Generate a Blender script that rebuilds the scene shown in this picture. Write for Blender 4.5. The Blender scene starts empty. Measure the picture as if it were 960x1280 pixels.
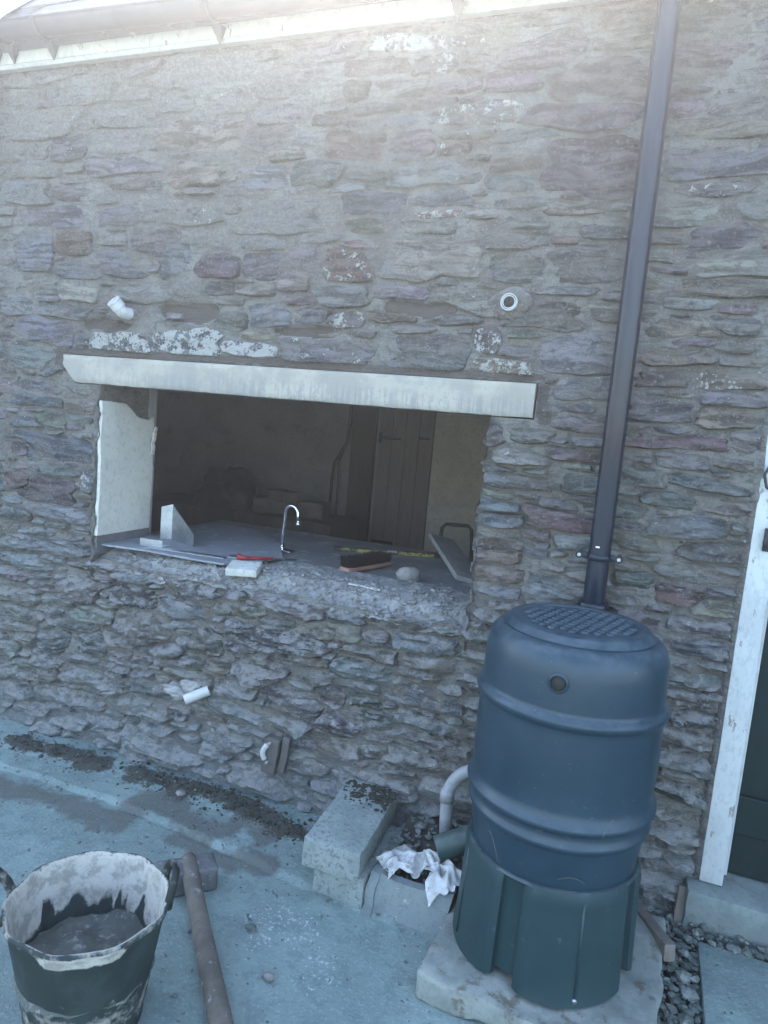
import bpy, bmesh, math, random
import numpy as np
from mathutils import Vector, Matrix, Quaternion

SC = bpy.context.scene
COL = SC.collection
rad = math.radians

# ------------------------------------------------------------------ camera
def camera_axes(pitch, roll, yaw):
    cy, sy, cp, sp = math.cos(yaw), math.sin(yaw), math.cos(pitch), math.sin(pitch)
    f = Vector((-sy * cp, cy * cp, -sp)); r0 = Vector((cy, sy, 0)); u0 = r0.cross(f)
    c, s = math.cos(roll), math.sin(roll)
    return r0 * c + u0 * s, u0 * c - r0 * s, f
cam = bpy.data.cameras.new('camera'); cam_o = bpy.data.objects.new('camera', cam); COL.objects.link(cam_o)
cam.sensor_fit = 'VERTICAL'; cam.sensor_height = 24; cam.lens = 880 / 1280 * 24
cam.clip_start = 0.05; cam.clip_end = 500
_r, _u, _f = camera_axes(rad(7.22), rad(5.02), rad(20.35))
_m = Matrix((_r, _u, -_f)).transposed().to_4x4(); _m.translation = (0, -2.35, 1.52)
cam_o.matrix_world = _m
SC.camera = cam_o

# ------------------------------------------------------------------ sky and sun (the sun stands behind the house)
SUN_EL, SUN_AZ = 41.0, -24.0          # azimuth measured from +Y towards +X
w = bpy.data.worlds.new('World'); SC.world = w; w.use_nodes = True
nt = w.node_tree; bgn = nt.nodes['Background']
sky = nt.nodes.new('ShaderNodeTexSky'); sky.sky_type = 'NISHITA'; sky.sun_disc = False
sky.sun_elevation = rad(SUN_EL); sky.sun_rotation = rad(SUN_AZ)
sky.air_density = 1.0; sky.dust_density = 1.0; sky.ozone_density = 0.4
nt.links.new(sky.outputs[0], bgn.inputs[0]); bgn.inputs[1].default_value = 0.13
sl = bpy.data.lights.new('sun', 'SUN'); sl.energy = 3.0; sl.angle = rad(0.5); sl.color = (1, .94, .86)
so = bpy.data.objects.new('sun', sl); COL.objects.link(so)
sv = Vector((math.sin(rad(SUN_AZ)) * math.cos(rad(SUN_EL)), math.cos(rad(SUN_AZ)) * math.cos(rad(SUN_EL)), math.sin(rad(SUN_EL))))
so.rotation_euler = sv.to_track_quat('Z', 'Y').to_euler(); so.location = sv * 20
SC.view_settings.view_transform = 'Standard'; SC.view_settings.look = 'None'
SC.view_settings.exposure = 3.1; SC.view_settings.gamma = 1.0; SC.view_settings.use_curve_mapping = False

# ------------------------------------------------------------------ helpers
RNG = np.random.default_rng(7)
random.seed(7)

def _h(ix, iy, iz, s):
    n = (ix * 374761393 + iy * 668265263 + iz * 2147483647 + s * 1274126177) & 0xFFFFFFFF
    n = ((n ^ (n >> 13)) * 1274126177) & 0xFFFFFFFF
    n = ((n ^ (n >> 16)) * 2246822519) & 0xFFFFFFFF
    return ((n ^ (n >> 15)) & 0xFFFFFF) / float(0xFFFFFF)
def vn(x, y, z=0.0, s=0):
    x, y, z = np.broadcast_arrays(np.asarray(x, float), np.asarray(y, float), np.asarray(z, float))
    ix, iy, iz = np.floor(x).astype(np.int64), np.floor(y).astype(np.int64), np.floor(z).astype(np.int64)
    fx, fy, fz = x - ix, y - iy, z - iz
    fx, fy, fz = [t * t * t * (t * (t * 6 - 15) + 10) for t in (fx, fy, fz)]
    def c(a, b, d): return _h(ix + a, iy + b, iz + d, s)
    x00 = c(0,0,0) * (1-fx) + c(1,0,0) * fx; x10 = c(0,1,0) * (1-fx) + c(1,1,0) * fx
    x01 = c(0,0,1) * (1-fx) + c(1,0,1) * fx; x11 = c(0,1,1) * (1-fx) + c(1,1,1) * fx
    a = x00 * (1-fy) + x10 * fy; b = x01 * (1-fy) + x11 * fy
    return (a * (1-fz) + b * fz) * 2 - 1
def fbm(x, y, z=0.0, s=0, o=4):
    v = 0; a = .5; f = 1.0
    for k in range(o):
        v = v + a * vn(np.asarray(x) * f, np.asarray(y) * f, np.asarray(z) * f, s + k * 17); a *= .5; f *= 2.03
    return v
def sstep(a, b, x):
    t = np.clip((np.asarray(x, float) - a) / (b - a), 0, 1); return t * t * (3 - 2 * t)

class Geo:
    """collects vertices and faces; .build links them as one mesh object"""
    def __init__(s): s.V = []; s.F = []; s.n = 0
    def add(s, VF, M=None):
        V, F = VF
        V = np.asarray(V, float)
        if M is not None:
            A = np.array(M); V = V @ A[:3, :3].T + A[:3, 3]
        s.V.append(V); s.F += [tuple(i + s.n for i in f) for f in F]; s.n += len(V); return s
    def build(s, name, mat, parent=None, **k): return mk(name, np.concatenate(s.V), s.F, mat, parent, **k)

def mk(name, V, F, mat, parent=None, smooth=True, attrs=None, sharp=None):
    V = np.asarray(V, float)
    lo, hi = V.min(0), V.max(0); o = np.array([(lo[0] + hi[0]) / 2, (lo[1] + hi[1]) / 2, lo[2]])
    me = bpy.data.meshes.new(name); me.from_pydata((V - o).tolist(), [], F if isinstance(F, list) else F.tolist())
    if smooth: me.polygons.foreach_set('use_smooth', [True] * len(me.polygons))
    for an, av in (attrs or {}).items():
        av = np.asarray(av, float)
        a = me.attributes.new(an, 'FLOAT_COLOR', 'POINT'); c = np.ones((len(V), 4)); c[:, :av.shape[1]] = av
        a.data.foreach_set('color', c.ravel())
    if sharp is not None: me.set_sharp_from_angle(angle=rad(sharp))
    me.materials.append(mat)
    ob = bpy.data.objects.new(name, me); COL.objects.link(ob)
    if parent is None: ob.location = o
    else: put(ob, parent, o)
    return ob
def put(ob, parent, o):
    ob.parent = parent
    pl = Vector((0, 0, 0)); q = parent
    while q is not None: pl += Vector(q.location); q = q.parent
    ob.location = Vector(o) - pl
def tag(o, label, cat, group=None, kind=None):
    o['label'] = label; o['category'] = cat
    if group: o['group'] = group
    if kind: o['kind'] = kind
    return o
def thing(name, label, cat, loc, group=None):
    o = bpy.data.objects.new(name, None); o.empty_display_size = .05; COL.objects.link(o); o.location = loc
    return tag(o, label, cat, group)
def struct(o): o['kind'] = 'structure'; return o

def bm_vf(bm):
    bm.verts.index_update(); V = [v.co[:] for v in bm.verts]; F = [tuple(v.index for v in f.verts) for f in bm.faces]; bm.free(); return V, F
def box(size, loc=(0, 0, 0), rot=(0, 0, 0), bev=0.0, seg=2, cell=0.0, noise=0.0, freq=8, seed=0):
    bm = bmesh.new(); bmesh.ops.create_cube(bm, size=1)
    for v in bm.verts: v.co = Vector((v.co.x * size[0], v.co.y * size[1], v.co.z * size[2]))
    if bev: bmesh.ops.bevel(bm, geom=bm.edges[:], offset=bev, segments=seg, profile=.6, affect='EDGES')
    if cell:
        for _ in range(6):
            es = [e for e in bm.edges if e.calc_length() > cell]
            if not es: break
            bmesh.ops.subdivide_edges(bm, edges=es, cuts=1, use_grid_fill=True)
        bmesh.ops.triangulate(bm, faces=[f for f in bm.faces if len(f.verts) > 4])
    V, F = bm_vf(bm); V = np.array(V)
    if noise:
        P = V * freq
        V = V + noise * np.stack([fbm(P[:,0], P[:,1], P[:,2], seed + 1), fbm(P[:,0], P[:,1], P[:,2], seed + 31), fbm(P[:,0], P[:,1], P[:,2], seed + 61)], 1)
    M = Matrix.LocRotScale(Vector(loc), __import__('mathutils').Euler(rot), None)
    A = np.array(M); return V @ A[:3, :3].T + A[:3, 3], F
def tube(pts, r, seg=12, caps=True, flat=1.0):
    P = [Vector(p) for p in pts]; n = len(P)
    R = r if hasattr(r, '__len__') else [r] * n
    T = [((P[min(i+1, n-1)] - P[max(i-1, 0)]).normalized()) for i in range(n)]
    a = Vector((0, 0, 1)) if abs(T[0].z) < .9 else Vector((1, 0, 0))
    N = (a - T[0] * a.dot(T[0])).normalized(); V = []; F = []
    for i in range(n):
        N = (N - T[i] * N.dot(T[i])).normalized(); B = T[i].cross(N)
        for k in range(seg):
            t = 2 * math.pi * k / seg; V.append(P[i] + (N * math.cos(t) * flat + B * math.sin(t)) * R[i])
    for i in range(n - 1):
        for k in range(seg):
            k2 = (k + 1) % seg; F.append((i*seg+k, i*seg+k2, (i+1)*seg+k2, (i+1)*seg+k))
    if caps:
        F.append(tuple(range(seg))[::-1]); F.append(tuple((n-1)*seg + k for k in range(seg)))
    return [v[:] for v in V], F
def pipe_end(p, d, prof, seg=28):      # turned profile (radius, distance along d) round the axis d at p
    d = Vector(d).normalized(); a = Vector((0, 0, 1)) if abs(d.z) < .9 else Vector((1, 0, 0))
    N = (a - d * a.dot(d)).normalized(); B = d.cross(N); p = Vector(p); V = []; F = []
    for r, t in prof:
        for k in range(seg):
            an = 2 * math.pi * k / seg; V.append((p + d * t + (N * math.cos(an) + B * math.sin(an)) * r)[:])
    for i in range(len(prof) - 1):
        for k in range(seg):
            k2 = (k + 1) % seg; F.append((i*seg+k, i*seg+k2, (i+1)*seg+k2, (i+1)*seg+k))
    return V, F
def lathe(prof, seg=48, c=(0, 0), mod=None, cap0=False, cap1=False):
    V = []; F = []; n = len(prof)
    for i, (r, z) in enumerate(prof):
        for k in range(seg):
            t = 2 * math.pi * k / seg; rr = r if mod is None else mod(r, z, t)
            V.append((c[0] + rr * math.cos(t), c[1] + rr * math.sin(t), z))
    for i in range(n - 1):
        for k in range(seg):
            k2 = (k + 1) % seg; F.append((i*seg+k, i*seg+k2, (i+1)*seg+k2, (i+1)*seg+k))
    if cap0: F.append(tuple(range(seg))[::-1])
    if cap1: F.append(tuple((n-1)*seg + k for k in range(seg)))
    return V, F
def arc(a, b, c, n=10):          # quadratic bend through control point b
    a, b, c = Vector(a), Vector(b), Vector(c)
    return [(a * (1-t)**2 + b * 2*t*(1-t) + c * t*t) for t in [i / n for i in range(n + 1)]]
def blob(loc, size, seed=0, sub=2, noise=.25, freq=1.6, rotz=0.0):
    bm = bmesh.new(); bmesh.ops.create_icosphere(bm, subdivisions=sub, radius=1)
    V, F = bm_vf(bm); V = np.array(V); d = 1 + noise * 2 * fbm(V[:,0]*freq, V[:,1]*freq, V[:,2]*freq, seed, 3)
    V = V * d[:, None] * np.array(size) * .5
    c, s = math.cos(rotz), math.sin(rotz); V = V @ np.array([[c, s, 0], [-s, c, 0], [0, 0, 1]])
    return V + np.array(loc), F
def hgrid(xs, ys, fz):            # a height field over x, y
    X, Y = np.meshgrid(xs, ys); Z = fz(X, Y); nx, ny = len(xs), len(ys)
    V = np.stack([X, Y, Z], 2).reshape(-1, 3); i = np.arange(nx * ny).reshape(ny, nx)
    F = np.stack([i[:-1,:-1], i[:-1,1:], i[1:,1:], i[1:,:-1]], 2).reshape(-1, 4); return V, F

# ------------------------------------------------------------------ materials
class Mat:
    def __init__(s, name):
        s.m = bpy.data.materials.new(name); s.m.use_nodes = True; s.t = s.m.node_tree; s.b = s.t.nodes['Principled BSDF']
    def n(s, typ, ins=None, **props):
        d = s.t.nodes.new('ShaderNode' + typ)
        for k, v in props.items(): setattr(d, k, v)
        for k, v in (ins or {}).items(): s.put(d.inputs[k], v)
        return d
    def put(s, sock, v):
        if isinstance(v, bpy.types.NodeSocket): s.t.links.new(v, sock)
        elif isinstance(v, bpy.types.Node): s.t.links.new(v.outputs[0], sock)
        elif hasattr(v, '__len__') and len(v) == 3 and sock.type == 'RGBA': sock.default_value = (*v, 1)
        else: sock.default_value = v
    def math(s, op, a, b=0.0, c=0.0, clamp=False):
        d = s.t.nodes.new('ShaderNodeMath'); d.operation = op; d.use_clamp = clamp
        s.put(d.inputs[0], a); s.put(d.inputs[1], b)
        if op in ('MULTIPLY_ADD', 'SMOOTH_MIN'): s.put(d.inputs[2], c)
        return d.outputs[0]
    def ramp(s, v, a, b): return s.n('MapRange', {0: v, 1: a, 2: b, 3: 0.0, 4: 1.0}, interpolation_type='SMOOTHSTEP').outputs[0]
    def mix(s, fac, a, b, blend='MIX'):
        d = s.t.nodes.new('ShaderNodeMix'); d.data_type = 'RGBA'; d.blend_type = blend
        s.put(d.inputs[0], fac); s.put(d.inputs[6], a); s.put(d.inputs[7], b); return d.outputs[2]
    def pos(s, sc=(1, 1, 1), local=False):
        src = s.n('TexCoord').outputs['Object'] if local else s.n('NewGeometry').outputs['Position']
        return s.n('VectorMath', {0: src, 1: sc}, operation='MULTIPLY').outputs[0]
    def noise(s, vec, scale, detail=5, rough=.6, dist=0.0):
        return s.n('TexNoise', {'Vector': vec, 'Scale': scale, 'Detail': detail, 'Roughness': rough, 'Distortion': dist}).outputs[0]
    def bump(s, h, strength, dist=.005):
        s.put(s.b.inputs['Normal'], s.n('Bump', {'Height': h, 'Strength': strength, 'Distance': dist}).outputs[0])
    def fin(s, col, rough=.9, metal=0.0, spec=.3):
        s.put(s.b.inputs['Base Color'], col); s.put(s.b.inputs['Roughness'], rough); s.put(s.b.inputs['Metallic'], metal)
        s.put(s.b.inputs['Specular IOR Level'], spec); return s.m

def simple(name, c1, c2=None, scale=12, rough=.85, bump=.25, bscale=60, metal=0.0, spec=.3, c3=None, f3=(.62, .7), s3=35, dist=.003, stretch=(1,1,1), dust=None, grain=.35):
    """two noise-mixed tones, optional third tone as spots or streaks, optional settled dust; fine relief"""
    M = Mat(name); p = M.pos(stretch); c2 = c2 or tuple(x * .75 for x in c1)
    n1 = M.noise(p, scale, 6, .65); col = M.mix(M.ramp(n1, .42, .58), c1, c2)
    if c3: col = M.mix(M.ramp(M.noise(p, s3, 6, .7), f3[0] - .05, f3[1] - .06), col, c3)
    col = M.mix(M.math('MULTIPLY', M.ramp(M.noise(p, bscale * 1.3, 5, .7), .50, .62), grain), col, tuple(x * .55 for x in c1))
    if dust:
        up = M.n('SeparateXYZ', {0: M.n('NewGeometry').outputs['Normal']}).outputs[2]
        k = M.math('MULTIPLY', M.ramp(up, .1, .9), M.ramp(M.noise(M.pos(), 22, 7, .7), .3, .7))
        col = M.mix(M.math('MULTIPLY', k, dust[3]), col, dust[:3])
    n2 = M.noise(p, bscale, 6, .7); M.bump(n2, bump, dist)
    rr = M.math('MULTIPLY_ADD', n1, .2, rough - .1, clamp=True)
    return M.fin(col, rr, metal, spec)
def masked(name, ca, cb, cc=None, scale=25, rough=.85, bump=.3, amt=.35, spec=.3):
    """attribute 'mask': r chooses cb over ca, g chooses cc, both with ragged noise edges"""
    M = Mat(name); p = M.pos(); at = M.n('Attribute', attribute_name='mask'); sp = M.n('SeparateColor', {0: at.outputs[0]})
    n = M.noise(p, scale, 8, .7); n2 = M.noise(p, scale * .35, 5, .6)
    col = M.mix(M.ramp(n2, .42, .58), ca, tuple(x * .65 for x in ca))
    def m(i):
        v = M.math('ADD', sp.outputs[i], M.math('MULTIPLY_ADD', n, amt * 2, -amt)); return M.ramp(v, .42, .58)
    col = M.mix(m(0), col, M.mix(M.ramp(n, .42, .6), cb, tuple(x * .62 for x in cb)))
    if cc: col = M.mix(m(1), col, cc)
    M.bump(M.noise(p, scale * 4, 6, .7), bump, .003)
    return M.fin(col, M.math('MULTIPLY_ADD', n, .2, rough - .1, clamp=True), 0.0, spec)
# stones of the wall that can be told apart: x z width height tone+limewash
STONES="-0.918 2.776 0.23 0.05 T9;-1.027 2.714 0.192 0.056 T0;-1.101 2.643 0.081 0.062 D0;-0.947 2.636 0.172 0.061 G0;-1.009 2.584 0.158 0.041 G0;-1.2 2.555 0.111 0.037 G0;-1.109 2.536 0.072 0.026 D0;-0.967 2.533 0.162 0.041 B1;-1.092 2.472 0.187 0.084 R2;-0.896 2.459 0.131 0.077 P0;-0.827 2.704 0.137 0.054 D5;-0.733 2.768 0.096 0.029 D6;-0.751 2.631 0.162 0.044 P0;-0.815 2.578 0.155 0.04 D0;-0.683 2.542 0.266 0.064 D5;-0.567 2.633 0.168 0.057 P0;-0.681 2.475 0.177 0.034 G0;-0.739 2.431 0.087 0.037 T4;-0.815 2.358 0.253 0.071 B1;-1.025 2.369 0.155 0.047 B1;-0.757 2.28 0.167 0.051 B0;-1.016 2.271 0.21 0.069 B0;-0.765 2.226 0.123 0.026 R6;-0.818 2.185 0.171 0.042 G0;-1.03 2.196 0.169 0.048 T1;-1.074 2.064 0.179 0.109 R4;-0.276 2.361 0.281 0.168 P0;-0.476 2.719 0.258 0.121 P0;-0.272 2.621 0.256 0.136 P0;-0.341 2.503 0.313 0.084 P0;-0.497 2.467 0.203 0.043 B0;-0.532 2.316 0.13 0.049 G0;-0.486 2.253 0.154 0.034 B0;-0.321 2.232 0.171 0.029 T0;-0.487 2.141 0.181 0.05 G0;-0.264 2.067 0.243 0.106 B0;-0.477 2.053 0.156 0.075 G0;-0.304 1.986 0.173 0.029 B0;-0.216 2.163 0.143 0.047 G0;-1.453 2.369 0.242 0.078 B0;-1.726 2.543 0.392 0.125 T0;-1.464 2.514 0.2 0.077 G0;-1.36 2.448 0.13 0.049 T0;-1.283 2.374 0.212 0.076 G1;-1.752 2.394 0.218 0.087 T0;-2.386 2.519 0.168 0.093 P0;-2.116 2.445 0.357 0.073 P0;-2.034 2.372 0.218 0.054 T0;-2.379 2.346 0.212 0.057 P0;-2.147 2.253 0.242 0.08 B0;-2.483 2.247 0.306 0.077 B0;-1.64 2.061 0.198 0.083 D0;-1.825 2.07 0.128 0.121 B0;-1.413 2.062 0.19 0.086 B0;-1.273 2.091 0.137 0.073 P0;-1.475 1.969 0.152 0.041 T0;-1.606 1.973 0.107 0.053 D0;-1.399 1.872 0.157 0.076 B0;-1.554 1.849 0.142 0.065 G0;-1.207 1.883 0.149 0.062 B1;-1.308 2 0.099 0.062 T0;-1.103 1.869 0.157 0.056 B5;-2.545 2.107 0.188 0.18 B0;-2.358 2.139 0.171 0.09 R0;-2.303 2.04 0.254 0.071 B0;-2.097 2.06 0.242 0.094 B0;-1.944 2.152 0.193 0.109 P0;-2.404 1.869 0.262 0.066 B0;-2.629 1.883 0.212 0.074 B0;-2.458 1.787 0.266 0.107 B0;-2.554 1.672 0.237 0.116 B2;-0.703 1.887 0.185 0.042 G2;-0.9 1.889 0.178 0.049 T1;-2.086 1.749 0.301 0.077 B8;-2.27 1.752 0.068 0.079 B2;-1.769 1.775 0.301 0.098 B8;-1.473 1.751 0.238 0.05 B9;-1.148 1.757 0.353 0.102 B3;-0.791 1.768 0.313 0.113 D1;-0.565 1.818 0.076 0.073 D6;-0.513 1.737 0.188 0.052 T7;-0.498 1.516 0.065 0.074 D0;-0.385 1.518 0.131 0.047 G1;-0.409 1.447 0.148 0.053 T2;-0.244 1.473 0.191 0.051 R0;-0.419 1.365 0.213 0.053 B1;-0.195 1.38 0.105 0.062 G0;-0.466 1.276 0.119 0.038 B1;-0.439 1.23 0.119 0.049 B1;-0.256 1.254 0.215 0.069 R0;-0.463 1.117 0.137 0.077 R1;-0.333 1.196 0.084 0.032 R0;-0.441 1.045 0.164 0.05 R0;-0.316 1.138 0.068 0.027 B0;0.05 1.883 0.178 0.061 T0;0.163 1.897 0.12 0.055 G0;0.017 1.796 0.227 0.052 T0;0.205 1.789 0.107 0.037 T0;0.003 1.723 0.137 0.048 R0;0.185 1.732 0.216 0.061 T5;0.003 1.633 0.173 0.063 B0;0.184 1.625 0.131 0.061 T0;0.073 1.538 0.25 0.049 R0;0.258 1.555 0.077 0.061 G1;-0.055 2.525 0.131 0.066 P0;0.115 2.137 0.171 0.081 B1;0.085 2.284 0.192 0.049 G3;0.123 2 0.216 0.055 G0;0.178 1.422 0.243 0.044 B0;0.242 1.356 0.13 0.043 T0;0.129 1.28 0.204 0.064 B0;0.05 1.357 0.139 0.045 D0;0.206 1.216 0.178 0.054 D0;0.134 1.065 0.137 0.066 R1;-0.012 1.092 0.12 0.057 G0;0.229 1.043 0.111 0.055 T0;0.223 0.914 0.18 0.061 B0;0.191 0.804 0.137 0.052 B0;0.231 0.681 0.136 0.057 D0;0.202 0.541 0.138 0.053 B0;0.216 0.436 0.138 0.048 D0;-2.23 0.71 0.182 0.114 D1;-1.946 0.709 0.244 0.076 D0;-1.899 0.596 0.202 0.125 D0;-2.396 0.429 0.154 0.111 B0;-2.157 0.458 0.12 0.087 D0;-1.236 0.656 0.343 0.083 D0;-1.587 0.577 0.135 0.101 D0;-1.527 0.492 0.111 0.067 T0;-1.343 0.517 0.205 0.092 D0;-1.138 0.595 0.201 0.044 T3;-1.173 0.437 0.244 0.097 D0;-0.899 0.605 0.226 0.062 B0;-0.683 0.635 0.136 0.042 T0;-0.657 0.557 0.272 0.078 B2;-0.882 0.487 0.119 0.056 D3;-1.02 0.484 0.111 0.07 D0;-0.851 0.429 0.172 0.056 D0;-0.611 0.465 0.269 0.048 B0;-0.626 0.398 0.324 0.049 B0;-0.965 0.395 0.161 0.063 D4;-1.089 0.542 0.132 0.051 D0;-1.44 0.747 0.216 0.065 T0;-1.67 0.789 0.228 0.066 D0;-1.021 0.729 0.194 0.074 T0;-0.804 0.815 0.183 0.06 T0;-0.676 0.75 0.206 0.053 B0;-0.886 0.678 0.188 0.049 D0;-2.395 1.629 0.202 0.067 B0;-2.454 1.404 0.18 0.055 G0;-2.568 1.388 0.157 0.049 B2;-2.414 1.287 0.447 0.111 B1;-2.443 1.098 0.289 0.12 D0;-2.223 1.169 0.069 0.089 B4;-2.356 1.189 0.265 0.042 B0;-2.394 1.009 0.358 0.064 B0;-2.525 1.485 0.319 0.055 B1;-2.28 1.486 0.172 0.074 T0;-2.435 0.861 0.499 0.072 B0;-2.573 0.768 0.281 0.059 B0;-2.607 1.126 0.141 0.072 R0;-2.611 1.268 0.112 0.064 R0;-2.627 0.979 0.17 0.058 D0"

# ------------------------------------------------------------------ the stone wall (front face in the plane y = 0, outwards is -y)
X0, X1, ZT = -3.6, 2.0, 2.86
OP = (-2.18, -0.532, 0.830, 1.578)            # the knocked-through opening
LT = (-2.385, -0.378, 1.574, 1.690)           # the lintel
DR = (0.30, 1.32, -0.1, 2.16)                 # doorway
HOLLOWS = ((-2.159, 1.817, .116, .029), (-1.761, 1.879, .15, .038), (-1.245, 1.828, .125, .022), (-.809, 1.921, .139, .026))   # knocked-out hollows above the lintel
MORTAR = (.290, .280, .250)
def relief(x, z):
    r = .34 + .66 * sstep(1.30, .75, z)
    return np.clip(np.maximum(r, .8 * sstep(-.75, -.45, x) * sstep(1.95, 1.5, z)), 0, 1)
def slurry(x, z):      # how far the mortar was smeared over the stones
    return np.clip(.20 + .34 * sstep(-.9, -1.5, x) * sstep(1.75, 2.15, z) + .75 * sstep(.34, .10, z) + .12 * sstep(1.7, 2.2, z), 0, 1)
def undul(x, z): return .014 * fbm(x * 1.7, z * 1.7, 0, 3, 3)
def hollow(x, z, cx, cz, hw, hh):              # ragged-edged hollow
    wx, wz = x + .035 * fbm(x * 9, z * 9, 0, 13, 4), z + .022 * fbm(x * 14, z * 14, 0, 15, 4)
    return sstep(1.25, .8, np.abs((wx - cx) / hw) ** 3 + np.abs((wz - cz) / hh) ** 3)
def mortar_out(x, z):
    r = relief(x, z)
    o = undul(x, z) + -.001 - .008 * r + .0075 * fbm(x * 7, z * 12, 0, 5, 5) + r * .012 * fbm(x * 5, z * 18, 0, 9, 4)
    o = o + .002 * fbm(x * 40, z * 60, 0, 11, 3)
    o = o + .035 * sstep(.16, -.03, z) * (1 + .6 * fbm(x * 5, z * 3, 0, 6)) + .012 * sstep(.3, .05, z) * vn(x * 3, z * 26 + vn(x * 2, 0) * 2, 0, 8)
    # knocked-out hollows above the lintel, filled with smooth brown mortar
    for cx, cz, hw, hh in HOLLOWS:
        o = o - .018 * hollow(x, z, cx, cz, hw, hh)
    return o

class Stone: pass
stones = []
TONES = dict(P=(.198, .170, .188), B=(.178, .190, .203), G=(.182, .194, .180), R=(.180, .136, .134), T=(.225, .210, .182), D=(.134, .132, .136))
def add_stone(cx, cz, w_, h_, tone, lime, clear=False):
    s = Stone(); s.cx, s.cz, s.hw, s.hh, s.lime = cx, cz, w_ / 2, h_ / 2, lime
    s.tilt = rad(random.uniform(-4, 4)); k = .95 if clear else .68; c = (np.array(TONES[tone]) * k + np.array((.186, .183, .176)) * (1 - k)) * random.uniform(.82, 1.2) * np.array((.99, 1.02, .96)) * (.88 if clear else 1); s.sl = .25 if clear else 1.0
    if cz > 1.45: c = c * np.array((1.08, .97, 1.0))             # browner stone higher up
    s.tone = c + np.array([random.uniform(-.012, .012) for _ in range(3)]); stones.append(s)
GR = .005; nxg, nzg = int((X1 - X0) / GR), int(ZT / GR)
gx = X0 + (np.arange(nxg) + .5) * GR; gz = (np.arange(nzg) + .5) * GR
GX, GZ = np.meshgrid(gx, gz)
occ = np.zeros((nzg, nxg), bool)
def rect(m, x0, x1, z0, z1, v=True):
    m[max(0, int(z0 / GR)):max(0, int(z1 / GR)), max(0, int((x0 - X0) / GR)):max(0, int((x1 - X0) / GR))] = v
rect(occ, OP[0] - .012, OP[1] + .004, OP[2] - .004, OP[3] + .03); rect(occ, LT[0] - .02, LT[1] + .02, LT[2] - .01, LT[3] + .02); rect(occ, *DR)
block = occ.copy()
for t in STONES.split(';'):
    a = t.split(); add_stone(*map(float, a[:4]), a[4][0], int(a[4][1:]) * .075, True)
    s = stones[-1]; rect(occ, s.cx - s.hw * .92, s.cx + s.hw * .92, s.cz - s.hh * .88, s.cz + s.hh * .88)
for size, tries in ((1.0, 5000), (.8, 6000), (.62, 7000), (.46, 9000), (.34, 12000), (.24, 12000)):
    for _ in range(tries):
        x, z = random.uniform(X0, X1), random.uniform(.03, ZT - .02)
        low = z < .95
        if size < .4 and z > 1.75 and random.random() < .8: continue
        ww = size * random.uniform(.17, .36) * (1.25 if z > 1.75 else 1.12 if low else 1); hh = min(.12, max(.022, ww * (random.uniform(.19, .36) if low else random.uniform(.24, .46))))
        i0, i1, j0, j1 = int((z - hh/2) / GR), int((z + hh/2) / GR), int((x - ww/2 - X0) / GR), int((x + ww/2 - X0) / GR)
        if i0 < 0 or j0 < 0 or i1 >= nzg or j1 >= nxg or occ[i0:i1+1, j0:j1+1].any(): continue
        e1, e2 = int((i1 - i0) * .06), int((j1 - j0) * .04); occ[i0+e1:i1+1-e1, j0+e2:j1+1-e2] = True
        tn = random.choices('PBGRTD', (.6, 3.4, 2.6, .4, 1.8, 2.6) if low else (2.6, 3, 2.2, .6, 2.4, 1.2))[0]
        add_stone(x, z, ww, hh, tn, random.choice((0, 0, 0, 0, 0, 0, 0, 0, .08, .15)))
# every point of the wall goes to its nearest stone
best = np.full((nzg, nxg), 1.55); lab = np.full((nzg, nxg), -1, int)
for i, s in enumerate(stones):
    ex, ez = s.hw * 1.7 + .01, s.hh * 1.7 + .01
    a0, a1 = max(0, int((s.cz - ez) / GR)), min(nzg, int((s.cz + ez) / GR)); b0, b1 = max(0, int((s.cx - ex - X0) / GR)), min(nxg, int((s.cx + ex - X0) / GR))
    dx, dz = GX[a0:a1, b0:b1] - s.cx, GZ[a0:a1, b0:b1] - s.cz
    u = (dx * math.cos(s.tilt) + dz * math.sin(s.tilt)) / s.hw; v = (dz * math.cos(s.tilt) - dx * math.sin(s.tilt)) / s.hh
    m = (np.abs(u) ** 4 + np.abs(v) ** 4) ** .25 + .10 * vn(dx * 25 + i, dz * 25, i)
    k = m < best[a0:a1, b0:b1]; best[a0:a1, b0:b1][k] = m[k]; lab[a0:a1, b0:b1][k] = i
lab[block] = -2
for cx, cz, hw, hh in HOLLOWS:
    lab[hollow(GX, GZ, cx, cz, hw, hh) > .45] = -2
ND = 48; th = np.arange(ND) * 2 * np.pi / ND
dirs = np.stack([np.cos(th), np.sin(th)], 1); dirs = dirs / (np.abs(dirs) ** 4).sum(1)[:, None] ** .25
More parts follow.
